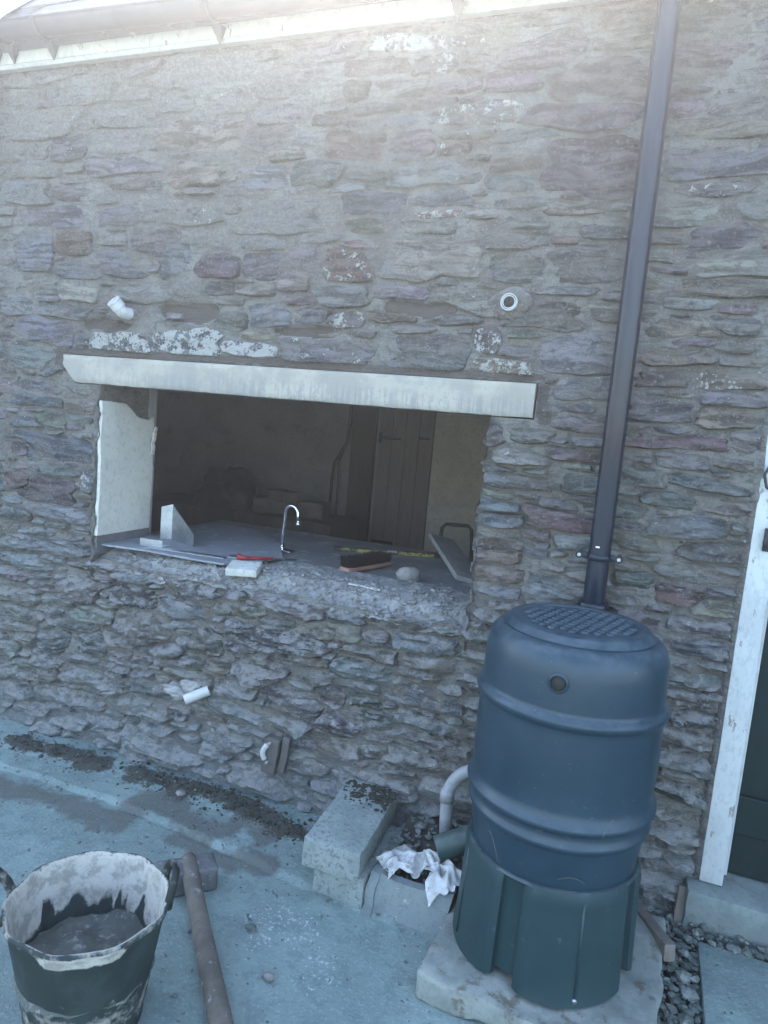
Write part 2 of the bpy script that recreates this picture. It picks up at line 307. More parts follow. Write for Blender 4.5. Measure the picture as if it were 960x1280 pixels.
def stone_mesh(i, s):
    """grid in the shape of the stone: rounded rubble face, split in layers, rim sunk in the mortar"""
    ct, st = math.cos(s.tilt), math.sin(s.tilt)
    rs = np.arange(.35, 1.66, .04)
    U = dirs[:, 0, None] * rs * s.hw; Wv = dirs[:, 1, None] * rs * s.hh
    px, pz = s.cx + U * ct - Wv * st, s.cz + U * st + Wv * ct
    ii = np.clip((pz / GR).astype(int), 0, nzg - 1); jj = np.clip(((px - X0) / GR).astype(int), 0, nxg - 1)
    ok = (lab[ii, jj] == i); first = np.where(ok.all(1), len(rs) - 1, np.argmin(ok, 1)); B = rs[first]
    cap = .93 + .35 * (relief(s.cx, s.cz) < .99)
    B = np.minimum(B - .001 / min(s.hw, s.hh), 1.5)
    B = np.maximum(B, .3)
    for _ in range(2): B = .25 * np.roll(B, 1) + .5 * B + .25 * np.roll(B, -1)
    B = B * (1 + .07 * vn(np.cos(th) * 2.2, np.sin(th) * 2.2, i * 3.7, 2) + .05 * vn(np.cos(th) * 5, np.sin(th) * 5, i * 1.7, 4))
    nu = int(np.clip(2 * s.hw / .0062, 9, 52)); nv = int(np.clip(2 * s.hh / .0062, 7, 26))
    def ax(n):
        t = np.linspace(-1, 1, n); return np.sign(t) * (1 - (1 - np.abs(t)) ** 1.15)
    u, v = np.meshgrid(ax(nu), ax(nv)); rho = np.maximum(np.abs(u), np.abs(v))
    nrm = (np.abs(u) ** 4 + np.abs(v) ** 4) ** .25 + 1e-9
    ang = np.arctan2(v, u) % (2 * np.pi); f = ang / (2 * np.pi) * ND; k = f.astype(int) % ND; fr = f - np.floor(f)
    Bi = B[k] * (1 - fr) + B[(k + 1) % ND] * fr
    a, b = rho * Bi * u / nrm * s.hw, rho * Bi * v / nrm * s.hh
    X, Z = s.cx + a * ct - b * st, s.cz + a * st + b * ct
    rl = float(relief(s.cx, s.cz)); bx, bz = i * 7.31, i * 3.17
    prot = (.007 + .030 * rl) * s.pr
    un, vn_ = rho * u / nrm, rho * v / nrm
    fac = np.full_like(X, .75)                              # split facets
    for c_, ph_, sl_ in s.planes: fac = np.minimum(fac, c_ - sl_ * (math.cos(ph_) * un + math.sin(ph_) * vn_))
    fac = np.clip(fac, -.25, .8)
    tl = b + a * s.lam                                      # bedding direction inside the stone
    def beds(f, sd, w0):                                    # split beds: steps with a sharp lower edge
        t = tl * f + 1.5 * fbm(X * 6 + bx, Z * 9, 0, sd, 3) + bx; k = np.floor(t); fr_ = t - k
        h0, h1 = _h(k.astype(np.int64), np.int64(i), np.int64(sd), 1), _h(k.astype(np.int64) + 1, np.int64(i), np.int64(sd), 1)
        return h0 + (h1 - h0) * sstep(w0, 1, fr_) - .5 + .6 * (.5 - fr_)
    lay = beds(40, 21, .7) * .85 + beds(90, 23, .6) * .28
    chunk = fbm(X * 11 + bx, Z * 22 + bz, 0, 25, 4); pit = np.abs(fbm(X * 26 + bx, Z * 44 + bz, 0, 27, 3))
    face = (.74 * (rl - .34) / .66 + .26) * (.0125 * lay + .017 * chunk - .010 * pit) - vn_ * prot * .40 * rl + un * s.skew
    rim = 1 - sstep(.90, 1.0, rho)
    out = undul(X, Z) - .030 + (.030 + prot * fac + face) * rim
    out = out + .025 * sstep(.14, -.03, Z)
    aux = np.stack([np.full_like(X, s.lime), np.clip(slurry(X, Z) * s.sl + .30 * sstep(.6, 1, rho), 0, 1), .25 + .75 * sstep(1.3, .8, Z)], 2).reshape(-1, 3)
    V = np.stack([X, -out, Z], 2).reshape(-1, 3); q = np.arange(nu * nv).reshape(nv, nu)
    F = np.stack([q[:-1,:-1], q[:-1,1:], q[1:,1:], q[1:,:-1]], 2).reshape(-1, 4)
    col = np.repeat(s.tone[None, :], len(V), 0)
    return V, F, col, aux
for s in stones:
    s.planes = [(random.uniform(.45, 1.1), random.uniform(0, 6.283), random.uniform(.25, 1.15)) for _ in range(random.randint(3, 6))]
    s.pr = random.uniform(.5, 1.45); s.lam = math.tan(rad(random.uniform(-14, 14))); s.skew = random.uniform(-.006, .006)

def stone_material():
    M = Mat('rubble_stone'); p = M.pos()
    tone = M.n('Attribute', attribute_name='tone').outputs[0]
    ax = M.n('SeparateColor', {0: M.n('Attribute', attribute_name='aux').outputs[0]})
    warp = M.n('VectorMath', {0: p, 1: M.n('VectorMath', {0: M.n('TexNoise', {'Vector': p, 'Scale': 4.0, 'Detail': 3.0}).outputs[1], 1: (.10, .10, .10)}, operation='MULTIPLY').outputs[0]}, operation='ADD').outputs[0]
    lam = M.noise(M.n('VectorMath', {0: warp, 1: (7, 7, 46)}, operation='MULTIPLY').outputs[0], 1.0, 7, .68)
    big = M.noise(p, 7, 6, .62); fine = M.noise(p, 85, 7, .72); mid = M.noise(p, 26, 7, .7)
    k = M.math('MULTIPLY_ADD', M.ramp(lam, .40, .60), .85, .55)  # bedding streaks; grooves darkened in the colour to add shade the bump lacks
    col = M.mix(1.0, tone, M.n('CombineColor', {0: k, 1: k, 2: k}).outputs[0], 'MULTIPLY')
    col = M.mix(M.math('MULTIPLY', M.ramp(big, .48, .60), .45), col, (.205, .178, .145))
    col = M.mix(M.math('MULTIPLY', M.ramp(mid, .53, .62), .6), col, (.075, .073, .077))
    col = M.mix(M.math('MULTIPLY', M.ramp(fine, .54, .62), .45), col, (.34, .34, .33))
    # mortar smears
    sm = M.math('ADD', ax.outputs[1], M.math('MULTIPLY_ADD', mid, 1.6, -.8)); sm = M.ramp(M.math('ADD', sm, M.math('MULTIPLY_ADD', big, 1.6, -.8)), .40, .66)
    col = M.mix(M.math('MULTIPLY', sm, .82), col, M.mix(M.ramp(fine, .42, .58), MORTAR, tuple(x * .66 for x in MORTAR)))
    zz = M.n('SeparateXYZ', {0: p}).outputs[2]; foot = M.ramp(M.math('ADD', zz, M.math('MULTIPLY_ADD', big, .5, -.25)), .34, .06)
    col = M.mix(M.math('MULTIPLY', foot, .7), col, M.mix(M.ramp(fine, .42, .58), (.225, .262, .262), (.165, .192, .194)))
    # dust lying on the ledges
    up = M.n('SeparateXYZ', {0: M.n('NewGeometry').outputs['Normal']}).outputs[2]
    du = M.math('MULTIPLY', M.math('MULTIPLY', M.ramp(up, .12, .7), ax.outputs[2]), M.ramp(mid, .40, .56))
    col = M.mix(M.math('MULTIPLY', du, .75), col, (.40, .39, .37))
    # old limewash
    li = M.ramp(M.math('ADD', ax.outputs[0], M.math('ADD', M.math('MULTIPLY_ADD', mid, 2.6, -1.3), M.math('MULTIPLY_ADD', fine, 1.6, -.8))), .50, .64)
    col = M.mix(M.math('MULTIPLY', li, .9), col, (.56, .55, .51))
    h = M.math('ADD', M.math('MULTIPLY', lam, 1.0), M.math('ADD', M.math('MULTIPLY', mid, .8), M.math('MULTIPLY', fine, .45)))
    M.bump(h, 1.0, .035); return M.fin(col, .92, 0, .2)
def mortar_material():
    M = Mat('lime_mortar'); p = M.pos()
    big = M.noise(p, 5, 6, .6); mid = M.noise(p, 28, 7, .7); fine = M.noise(p, 120, 6, .7)
    col = M.mix(M.ramp(big, .42, .58), MORTAR, (.215, .196, .173))
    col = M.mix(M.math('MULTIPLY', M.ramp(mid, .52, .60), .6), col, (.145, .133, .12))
    col = M.mix(M.math('MULTIPLY', M.ramp(fine, .54, .61), .5), col, (.40, .39, .37))
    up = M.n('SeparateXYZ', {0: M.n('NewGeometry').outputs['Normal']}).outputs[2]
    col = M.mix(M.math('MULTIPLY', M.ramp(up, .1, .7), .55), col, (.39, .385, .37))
    zz = M.n('SeparateXYZ', {0: p}).outputs[2]; foot = M.ramp(M.math('ADD', zz, M.math('MULTIPLY_ADD', big, .5, -.25)), .34, .06)
    col = M.mix(M.math('MULTIPLY', foot, .7), col, M.mix(M.ramp(fine, .42, .58), (.225, .262, .262), (.165, .192, .194)))
    at = M.n('SeparateColor', {0: M.n('Attribute', attribute_name='mask').outputs[0]})
    col = M.mix(M.math('MULTIPLY', M.ramp(M.math('ADD', at.outputs[0], M.math('MULTIPLY_ADD', mid, .6, -.3)), .4, .6), .8), col, (.135, .112, .098))
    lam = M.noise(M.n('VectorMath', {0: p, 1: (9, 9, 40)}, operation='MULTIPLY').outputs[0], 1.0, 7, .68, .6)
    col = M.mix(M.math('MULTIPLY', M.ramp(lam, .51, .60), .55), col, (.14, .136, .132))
    M.bump(M.math('ADD', M.math('ADD', mid, M.math('MULTIPLY', fine, .5)), lam), 1.0, .03); return M.fin(col, .95, 0, .15)
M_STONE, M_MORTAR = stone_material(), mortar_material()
M_RUBBLE = simple('dusty_rubble', (.30, .30, .282), (.235, .233, .218), 9, .95, .7, 60, c3=(.17, .165, .155), f3=(.58, .66), s3=30, dist=.008)

wall = thing('stone_wall', 'purple-grey rubble stone house wall with a knocked-through window opening', 'wall', ((X0 + X1) / 2, 0, 0))
# the bed of mortar
nx, nz = int((X1 - X0) / .0085), int((ZT + .05) / .0085)
xs, zs = np.linspace(X0, X1, nx), np.linspace(-.05, ZT, nz)
MX, MZ = np.meshgrid(xs, zs); MO = mortar_out(MX, MZ)
q = np.arange(nx * nz).reshape(nz, nx); Fm = np.stack([q[:-1,:-1], q[:-1,1:], q[1:,1:], q[1:,:-1]], 2).reshape(-1, 4)
fx = ((MX[:-1,:-1] + MX[1:,1:]) / 2).ravel(); fz = ((MZ[:-1,:-1] + MZ[1:,1:]) / 2).ravel()
jl = .012 * vn(fz * 22, 1.5, 0, 41) + .006 * vn(fz * 60, 1.5, 0, 42)
zl_0 = 1.577
hole = (fx > OP[0] + jl) & (fx < OP[1] + jl) & (fz > OP[2] + .012 * vn(fx * 18, 3, 0, 43)) & (fz < OP[3] + .02)
hole |= (fx > LT[0]) & (fx < LT[1] - .003) & (fz > LT[2]) & (fz < LT[3] - .003) & ~((fz < 1.652) & (fx < -2.314 - (fz - zl_0) / .071 * .062))
hole |= (fx > DR[0]) & (fx < DR[1]) & (fz < DR[3])
brown = np.zeros_like(MX)
for cx, cz, hw, hh in HOLLOWS + ((-1.4, 1.705, 1.05, .022), (-2.39, 1.66, .03, .06), (-.36, 1.62, .025, .07)):
    brown = np.maximum(brown, .85 * hollow(MX, MZ, cx, cz, hw, hh))
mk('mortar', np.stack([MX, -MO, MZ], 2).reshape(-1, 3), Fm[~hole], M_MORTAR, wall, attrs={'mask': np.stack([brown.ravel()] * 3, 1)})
# the stones: the 300 that show largest are parts of their own, the others one part
vis = lambda s: -2.85 < s.cx < .5 and not (-.38 < s.cx < .12 and s.cz < .85) and not ((s.cx > -.38) and s.cz < .12)
order = sorted(range(len(stones)), key=lambda i: -(stones[i].hw * stones[i].hh) * (1 if vis(stones[i]) else 0))
restV, restF, restC, restA, rn = [], [], [], [], 0
for rank, i in enumerate(order):
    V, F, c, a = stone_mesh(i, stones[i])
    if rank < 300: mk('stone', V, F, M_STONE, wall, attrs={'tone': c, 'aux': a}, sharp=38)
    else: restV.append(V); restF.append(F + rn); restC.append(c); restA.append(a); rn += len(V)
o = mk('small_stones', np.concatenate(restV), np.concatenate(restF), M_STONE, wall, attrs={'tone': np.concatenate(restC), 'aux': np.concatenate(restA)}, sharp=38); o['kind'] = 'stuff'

# ------------------------------------------------------------------ the opening: jambs, sill, lintel, plaster
WT = .37                                       # wall thickness
def side(name, x, y0, y1, z0, z1, sgn, mat=M_MORTAR, amp=.012):
    ys, zs = np.linspace(y0, y1, 40), np.linspace(z0, z1, 80); Y, Z = np.meshgrid(ys, zs)
    X = x + amp * fbm(Y * 9, Z * 20, x, 51) + .012 * vn(Z * 22, 1.5, 0, 41) * sstep(.12, .0, Y) + .006 * vn(Z * 60, 1.5, 0, 42)
    q = np.arange(Y.size).reshape(Y.shape); F = np.stack([q[:-1,:-1], q[:-1,1:], q[1:,1:], q[1:,:-1]], 2).reshape(-1, 4)
    return mk(name, np.stack([X, Y, Z], 2).reshape(-1, 3), F if sgn > 0 else F[:, ::-1], mat, wall, attrs={'mask': np.full((Y.size, 3), .4)})
side('jamb', OP[0] - .004, -.005, WT, OP[2] - .08, OP[3] + .05, 1)
side('jamb', OP[1] + .004, -.005, WT, OP[2] - .08, OP[3] + .05, -1)
# cream plaster on the left reveal, broken along its top and back edge
ys, zs = np.linspace(0, 1, 40), np.linspace(0, 1, 50); A, B = np.meshgrid(ys, zs)
YB = .335 + .003 * vn(B * 9, 2, 0, 61)
Yp = .004 + .003 * vn(B * 14, 4, 0, 63) + A * (YB - .004)
top = 1.508 - .006 * A - .058 * sstep(.35, .75, A) + .010 * vn(A * 9, 1, 0, 62) * A
Zp = .935 + B * (top - .935)
q = np.arange(Yp.size).reshape(Yp.shape); F = np.stack([q[:-1,:-1], q[:-1,1:], q[1:,1:], q[1:,:-1]], 2).reshape(-1, 4)
M_PLASTER = simple('cream_plaster', (.60, .575, .49), (.55, .53, .46), 5, .8, .15, 40, c3=(.45, .43, .38), f3=(.66, .74), s3=14)
def slab_from(Vf, F, dx):                      # gives a sheet thickness along x
    n = len(Vf); V2 = Vf.copy(); V2[:, 0] += dx
    h, w_ = q.shape; rim = list(q[0, :]) + list(q[1:, -1]) + list(q[-1, -2::-1]) + list(q[-2:0:-1, 0])
    S = [(rim[k], rim[(k+1) % len(rim)], rim[(k+1) % len(rim)] + n, rim[k] + n) for k in range(len(rim))]
    return np.concatenate([Vf, V2]), F.tolist() + (F[:, ::-1] + n).tolist() + S
Vf = np.stack([np.full_like(Yp, OP[0] + .016) + .002 * fbm(Yp * 8, Zp * 8, 0, 64), Yp, Zp], 2).reshape(-1, 3)
V, F2 = slab_from(Vf, F, -.016); o = mk('plaster', V, F2, M_PLASTER, wall, sharp=40); o['label'] = 'smooth cream plaster on the left reveal of the opening'
M_CEM = simple('grey_cement', (.155, .155, .155), (.12, .12, .12), 8, .9, .3, 60)
Zc = .855 + B * (.935 - .855 + .012 * A + .004 * vn(A * 12, 2, 0, 66)); Vf = np.stack([np.full_like(Yp, OP[0] + .012), Yp, Zc], 2).reshape(-1, 3)
V, F2 = slab_from(Vf, F, -.012); o = mk('cement_band', V, F2, M_CEM, wall, sharp=40); o['label'] = 'dark grey cement band at the foot of the cream plaster'
# torn strip of plaster edging
Geo().add(box((.006, .022, .10), (OP[0] + .032, .318, 1.33), (rad(10), rad(14), 0), .002, cell=.012, noise=.008, freq=20)).add(box((.006, .018, .05), (OP[0] + .026, .326, 1.385), (rad(-16), rad(8), 0), .002, cell=.012, noise=.008, freq=22, seed=5)).build('torn_plaster_strip', M_PLASTER, wall)
# concrete lintel with a chamfered, broken left end
def lintel_material():
    M = Mat('lintel_concrete'); p = M.pos()
    z = M.n('SeparateXYZ', {0: p}).outputs[2]
    drip = M.noise(M.n('VectorMath', {0: p, 1: (75, 75, 5)}, operation='MULTIPLY').outputs[0], 1.0, 5, .6)
    lowm = M.ramp(z, 1.665, 1.60); fine = M.noise(p, 60, 7, .7); big = M.noise(p, 6, 4, .6)
    endm = M.ramp(M.n('SeparateXYZ', {0: p}).outputs[0], -2.2, -1.6)
    col = M.mix(M.ramp(big, .42, .58), (.385, .355, .295), (.31, .29, .245))
    st = M.math('MULTIPLY', M.ramp(M.math('ADD', drip, M.math('MULTIPLY_ADD', fine, .3, -.15)), .47, .56), M.math('MULTIPLY', lowm, M.math('MULTIPLY_ADD', endm, .5, .3)))
    col = M.mix(M.math('MULTIPLY', st, .8), col, (.22, .22, .21)); col = M.mix(M.math('MULTIPLY', M.ramp(fine, .53, .60), .5), col, (.27, .265, .25))
    M.bump(M.math('ADD', fine, M.math('MULTIPLY', drip, .4)), .35, .004); return M.fin(col, .9, 0, .2)
xsL = np.linspace(0, 1, 150); zsL = np.linspace(0, 1, 12); A, B = np.meshgrid(xsL, zsL)
zl0, zl1 = 1.577, 1.688
Zl = zl0 + B * (zl1 - zl0); xl = np.where(Zl < 1.648, -2.308 - (Zl - zl0) / .071 * .062, -2.370 - (Zl - 1.648) * .15) + .006 * vn(Zl * 60, 1, 0, 71)
Xl = xl + A * (-.383 - xl)
Yl = -.007 - undul(-1.3, 1.63) * 0 + .0016 * fbm(Xl * 14, Zl * 30, 0, 72) + .008 * (sstep(.06, 0, B) + sstep(.94, 1, B)) * (.4 + .6 * np.abs(vn(Xl * 20, 1, 0, 73)))
Zl = Zl - .003 * np.abs(vn(Xl * 16, 5, 0, 74)) * (B < .01)
q = np.arange(A.size).reshape(A.shape); F = np.stack([q[:-1,:-1], q[:-1,1:], q[1:,1:], q[1:,:-1]], 2).reshape(-1, 4)
Vf = np.stack([Xl, Yl, Zl], 2).reshape(-1, 3); n = len(Vf); V2 = Vf.copy(); V2[:, 1] = .11
rim = list(q[0, :]) + list(q[1:, -1]) + list(q[-1, -2::-1]) + list(q[-2:0:-1, 0])
S = [(rim[(k+1) % len(rim)], rim[k], rim[k] + n, rim[(k+1) % len(rim)] + n) for k in range(len(rim))]
o = mk('lintel', np.concatenate([Vf, V2]), F.tolist() + (F[:, ::-1] + n).tolist() + S, lintel_material(), wall, sharp=45)
o['label'] = 'pale concrete lintel with dark drips and a chamfered left end'
M_OLDWOOD = simple('old_lintel_timber', (.10, .085, .07), (.07, .06, .05), 9, .9, .3, 30, stretch=(.3, 1, 1))
Geo().add(box((2.0, .125, .112), (-1.37, .178, 1.634), bev=.004)).add(box((2.0, .125, .112), (-1.37, .306, 1.634), bev=.004)).build('inner_lintel', M_OLDWOOD, wall, sharp=40)
# the broken sill: a rough bed of mortar and rubble
xs = np.linspace(OP[0] - .03, OP[1] + .03, 240); ys = np.linspace(-.012, .60, 100)
def sillz(X, Y):
    zb = .898 - .014 * sstep(-2.0, -1.4, X)                     # level at the worktop
    zf = OP[2] - .022 + .012 * vn(X * 6, 2, 0, 80)              # broken front edge
    t = sstep(-.03, .15 + .03 * vn(X * 4, 5, 0, 84), Y)
    inn = sstep(.06, .14, Y)
    z = zf + (zb - zf) * t - .018 * inn * sstep(-1.35, -1.6, X)
    return z + (1 - .55 * inn) * (.034 * fbm(X * 7, Y * 9, 0, 81, 5) + .024 * np.abs(fbm(X * 22, Y * 26, 0, 83, 4)) - .008) - .045 * sstep(.34, .52, Y)
V, F = hgrid(xs, ys, sillz)
o = mk('broken_sill', V, F, M_RUBBLE, wall); o['label'] = 'rough broken mortar bed along the sill of the opening'

# ------------------------------------------------------------------ ground (one sheet, finely divided near the wall)
def axis(lo, hi, step, far_lo, far_hi):
    a = np.arange(lo, hi + 1e-6, step); l = lo - np.geomspace(step * 2, lo - far_lo, 14)[::-1]; h = hi + np.geomspace(step * 2, far_hi - hi, 14)
    return np.concatenate([l, a, h])
gxs, gys = axis(-3.3, 1.3, .011, -45, 45), axis(-1.75, .06, .010, -45, 45)
def seg_d(X, Y, pts):
    d = np.full(X.shape, 9.)
    for (x0, y0), (x1, y1) in zip(pts[:-1], pts[1:]):
        vx, vy = x1 - x0, y1 - y0; t = np.clip(((X - x0) * vx + (Y - y0) * vy) / (vx * vx + vy * vy), 0, 1)
        d = np.minimum(d, np.hypot(X - x0 - t * vx, Y - y0 - t * vy))
    return d
EDGE = [(-3.6, -.30), (-2.30, -.335), (-1.83, -.318), (-1.36, -.355), (-.88, -.415), (-.4, -.45)]
def edge_y(X): return np.interp(X, [p[0] for p in EDGE], [p[1] for p in EDGE])
MOSS = [[(-2.42, -.15), (-2.31, -.16), (-2.14, -.14), (-1.97, -.13)], [(-1.84, -.11), (-1.64, -.13), (-1.51, -.11), (-1.31, -.12), (-1.15, -.15), (-.99, -.18)]]
DAMP = [[(-2.9, -.44), (-2.18, -.44), (-2.03, -.41), (-1.83, -.40), (-1.66, -.43)], [(-1.66, -.40), (-1.65, -.31), (-1.61, -.22), (-1.46, -.27), (-1.29, -.31), (-1.23, -.2), (-1.13, -.25)], [(-1.4, -.40), (-1.24, -.42), (-1.03, -.38)]]
WHITE = [[(-.89, -.53), (-.83, -.56), (-.77, -.60), (-.80, -.64)], [(-.70, -.69), (-.69, -.72)], [(-.92, -.6), (-.88, -.66)]]
def ground_z(X, Y):
    near = sstep(3.5, 2.5, np.abs(X + 1)) * sstep(-2.6, -1.7, Y)
    z = .004 * fbm(X * 1.3, Y * 1.3, 0, 91, 3) + near * .0015 * fbm(X * 16, Y * 16, 0, 92, 3)
    e = Y - edge_y(X) - .006 * vn(X * 9, 2, 0, 93)
    z = z + .014 * sstep(-.006, .006, e) * (X < -.55) - .012 * np.exp(-(e / .008) ** 2) * (X < -.55) * (.5 + .5 * vn(X * 4, 1, 0, 94))
    m = np.minimum.reduce([seg_d(X, Y, p) for p in MOSS]); z = z + near * .012 * sstep(.09, .02, m) * (.6 + fbm(X * 18, Y * 18, 0, 95))
    return z
V, F = hgrid(gxs, gys, ground_z); X, Y = V[:, 0], V[:, 1]
wob = .05 * fbm(X * 9, Y * 9, 0, 96, 5)
mo = np.minimum.reduce([seg_d(X, Y, p) for p in MOSS]) + wob; da = np.minimum.reduce([seg_d(X, Y, p) for p in DAMP]) + wob; wh = np.minimum.reduce([seg_d(X, Y, p) for p in WHITE]) + wob
gm = np.stack([sstep(.11, .0, mo) * .95, sstep(.12, .0, da) * .9, sstep(.09, .0, wh) * .42], 1)
def ground_material():
    M = Mat('yard_concrete'); p = M.pos(); a = M.n('SeparateColor', {0: M.n('Attribute', attribute_name='mask').outputs[0]})
    big = M.noise(p, 2.2, 5, .6); mid = M.noise(p, 14, 8, .68); fine = M.noise(p, 90, 8, .72); sp = M.noise(p, 38, 4, .5)
    col = M.mix(M.ramp(big, .42, .58), (.228, .295, .270), (.184, .240, .220))
    col = M.mix(M.math('MULTIPLY', M.ramp(mid, .49, .58), .5), col, (.14, .185, .18))
    col = M.mix(M.math('MULTIPLY', M.ramp(fine, .53, .61), .45), col, (.33, .41, .38))
    col = M.mix(M.ramp(sp, .67, .69), col, (.09, .09, .085))
    da = M.ramp(M.math('ADD', a.outputs[1], M.math('MULTIPLY_ADD', mid, 1.8, -.9)), .25, .75); col = M.mix(M.math('MULTIPLY', da, .75), col, (.105, .105, .088))
    mo = M.ramp(M.math('ADD', a.outputs[0], M.math('ADD', M.math('MULTIPLY_ADD', mid, 2.0, -1.0), M.math('MULTIPLY_ADD', fine, 1.4, -.7))), .38, .60); col = M.mix(M.math('MULTIPLY', mo, .92), col, (.055, .052, .040))
    wh = M.ramp(M.math('ADD', a.outputs[2], M.math('ADD', M.math('MULTIPLY_ADD', fine, 3.2, -1.6), M.math('MULTIPLY_ADD', sp, 1.6, -.8))), .55, .85); col = M.mix(M.math('MULTIPLY', wh, .75), col, (.58, .59, .58))
    M.bump(M.math('ADD', mid, M.math('MULTIPLY', fine, .6)), .7, .012)
    return M.fin(col, M.math('MULTIPLY_ADD', mid, .25, .68), 0, .3)
M_GROUND = ground_material()
struct(mk('ground', V, F, M_GROUND, attrs={'mask': gm}))

# ------------------------------------------------------------------ the room behind the opening
M_ROOM = simple('room_plaster', (.37, .35, .33), (.31, .295, .28), 2, .9, .2, 30, c3=(.28, .26, .24), f3=(.6, .7), s3=5)
M_FLOOR = simple('room_floor', (.14, .125, .11), (.10, .09, .08), 6, .8, .2, 30)
RX0, RX1, RY1, RZ0, RZ1 = -4.9, 1.9, 3.05, -.02, 2.42
struct(mk('room_floor', *box((RX1 - RX0, RY1 - WT, .06), ((RX0 + RX1) / 2, (RY1 + WT) / 2, RZ0)), M_FLOOR, smooth=False))
struct(mk('room_ceiling', *box((RX1 - RX0, RY1 - WT, .06), ((RX0 + RX1) / 2, (RY1 + WT) / 2, RZ1)), M_ROOM, smooth=False))
struct(mk('room_wall_back', *box((RX1 - RX0, .10, 2.5), ((RX0 + RX1) / 2, RY1 + .05, 1.2)), M_ROOM, smooth=False))
struct(mk('room_wall_left', *box((.1, RY1 - WT, 2.5), (RX0 - .05, (RY1 + WT) / 2, 1.2)), M_ROOM, smooth=False))
struct(mk('room_wall_right', *box((.1, RY1 - WT, 2.5), (RX1 + .05, (RY1 + WT) / 2, 1.2)), M_ROOM, smooth=False))
g = Geo()
for x0, x1, z0, z1 in ((RX0, OP[0], -.05, 2.45), (OP[1], DR[0], -.05, 2.45), (DR[1], RX1, -.05, 2.45), (OP[0], OP[1], -.05, OP[2] - .06), (OP[0], OP[1], OP[3] + .115, 2.45), (DR[0], DR[1], DR[3], 2.45)):
    g.add(box((x1 - x0 - .001, .05, z1 - z0), ((x0 + x1) / 2, WT - .026, (z0 + z1) / 2)))
struct(g.build('room_wall_front', M_ROOM, smooth=False))
M_PALE = simple('pale_board', (.70, .62, .50), (.62, .55, .45), 3, .85, .1, 30)
tag(mk('wall_panel', *box((.44, .03, 2.0), (-1.405, 3.034, 1.0), bev=.004), M_PALE, smooth=False), 'pale tan panel beside the plank store door at the back of the dark room', 'panel')
M_CUP = simple('cupboard_paint', (.27, .225, .205), (.235, .195, .18), 3, .7, .15, 24, stretch=(1, 1, .2))
M_IRON = simple('black_iron', (.02, .02, .022), (.035, .03, .028), 20, .55, .2, 60, spec=.4)
cd = thing('store_door', 'plank store door with black strap hinges at the back of the room', 'door', (-1.86, 3.0, 0))
for k in range(4): mk('plank', *box((.112, .028, 1.86), (-2.03 + k * .1145, 3.02, .96), bev=.005), M_CUP, cd, smooth=False)
for z, xx in ((1.40, -1.985), (.55, -1.985)):
    mk('strap_hinge', *box((.19, .008, .022), (xx, 3.001, z), bev=.003), M_IRON, cd)
mk('latch', *box((.09, .012, .02), (-1.70, 3.0, 1.42), bev=.003), M_IRON, cd)
mk('hinge_plate', *box((.03, .010, .085), (-2.07, 2.998, 1.40), bev=.003), M_IRON, cd)
M_DARKWOOD = simple('dark_timber', (.10, .082, .07), (.075, .06, .052), 6, .8, .2, 20, stretch=(1, 1, .15))
tag(mk('timber_post', *box((.20, .06, 2.3), (-2.22, 3.015, 1.1), bev=.004), M_DARKWOOD, smooth=False), 'dark upright board left of the plank store door', 'board')
M_COPPER = simple('dull_pipe', (.07, .055, .05), (.10, .075, .06), 14, .5, .1, 40, metal=.3)
for k, (x, b) in enumerate(((-2.46, .05), (-2.40, -.02))):
    pts = [(x, 2.97, .3), (x, 2.97, 1.0), (x + b * .3, 2.965, 1.15), (x + .07 + b, 2.965, 1.35), (x + .08 + b, 2.97, 1.5), (x + .08 + b, 2.97, 2.3)]
    tag(mk('water_pipe', *tube(pts, .013 - k * .003, 8), M_COPPER), ('thicker' if k == 0 else 'thinner') + ' of two bent water pipes on the dark back wall', 'pipe', 'water pipes on the back wall')
M_BAG = simple('black_polythene', (.02, .02, .022), (.03, .03, .032), 9, .35, .4, 18, spec=.5, dist=.02)
tag(mk('rubble_sack', *blob((-2.9, 2.1, .84), (.44, .36, .50), 3, 4, .22, 2.2), M_BAG), 'black rubble sack slumped in the dark room behind the worktop', 'sack')
M_CARD = simple('dusty_cardboard', (.17, .14, .115), (.13, .11, .09), 8, .9, .2, 30)
tag(mk('sideboard', *box((1.6, .5, .80), (-2.75, 2.15, .41), bev=.006), M_DARKWOOD, smooth=False), 'low dark cupboard under the black sack inside the room', 'cupboard')
for k, (x, y, z, sx, sy, sz, rz) in enumerate(((-2.50, 2.1, .86, .26, .2, .10, .3), (-2.40, 2.05, .945, .18, .14, .07, -.4), (-2.2, 2.15, .86, .2, .2, .11, .1))):
    tag(mk('cardboard_box', *box((sx, sy, sz), (x, y, z), (0, 0, rz), .006, cell=.06, noise=.012), M_CARD), ('larger lower', 'small upper', 'squat right-hand')[k] + ' dusty cardboard box beside the black sack', 'box', 'boxes beside the sack')
ch = thing('folding_chair', 'dark folding chair frame standing inside by the right jamb', 'chair', (-.98, 1.5, 0))
fr = [(-1.10, 1.52, .02), (-1.085, 1.5, .5), (-1.075, 1.5, .86), (-1.066, 1.5, .955), (-1.045, 1.5, .978), (-.915, 1.5, .985), (-.895, 1.5, .965), (-.885, 1.5, .86), (-.87, 1.5, .5), (-.86, 1.52, .02)]
mk('back_frame', *tube(fr, .0105, 8), M_IRON, ch)
for x in (-1.09, -.87): mk('leg', *tube([(x, 1.2, .46), (x, 1.42, .30), (x, 1.75, .02)], .010, 8), M_IRON, ch)
mk('seat', *box((.24, .34, .025), (-.98, 1.36, .46), bev=.008), M_BAG, ch)
mk('cross_bar', *tube([(-1.078, 1.5, .74), (-.878, 1.5, .745)], .007, 8), M_IRON, ch)

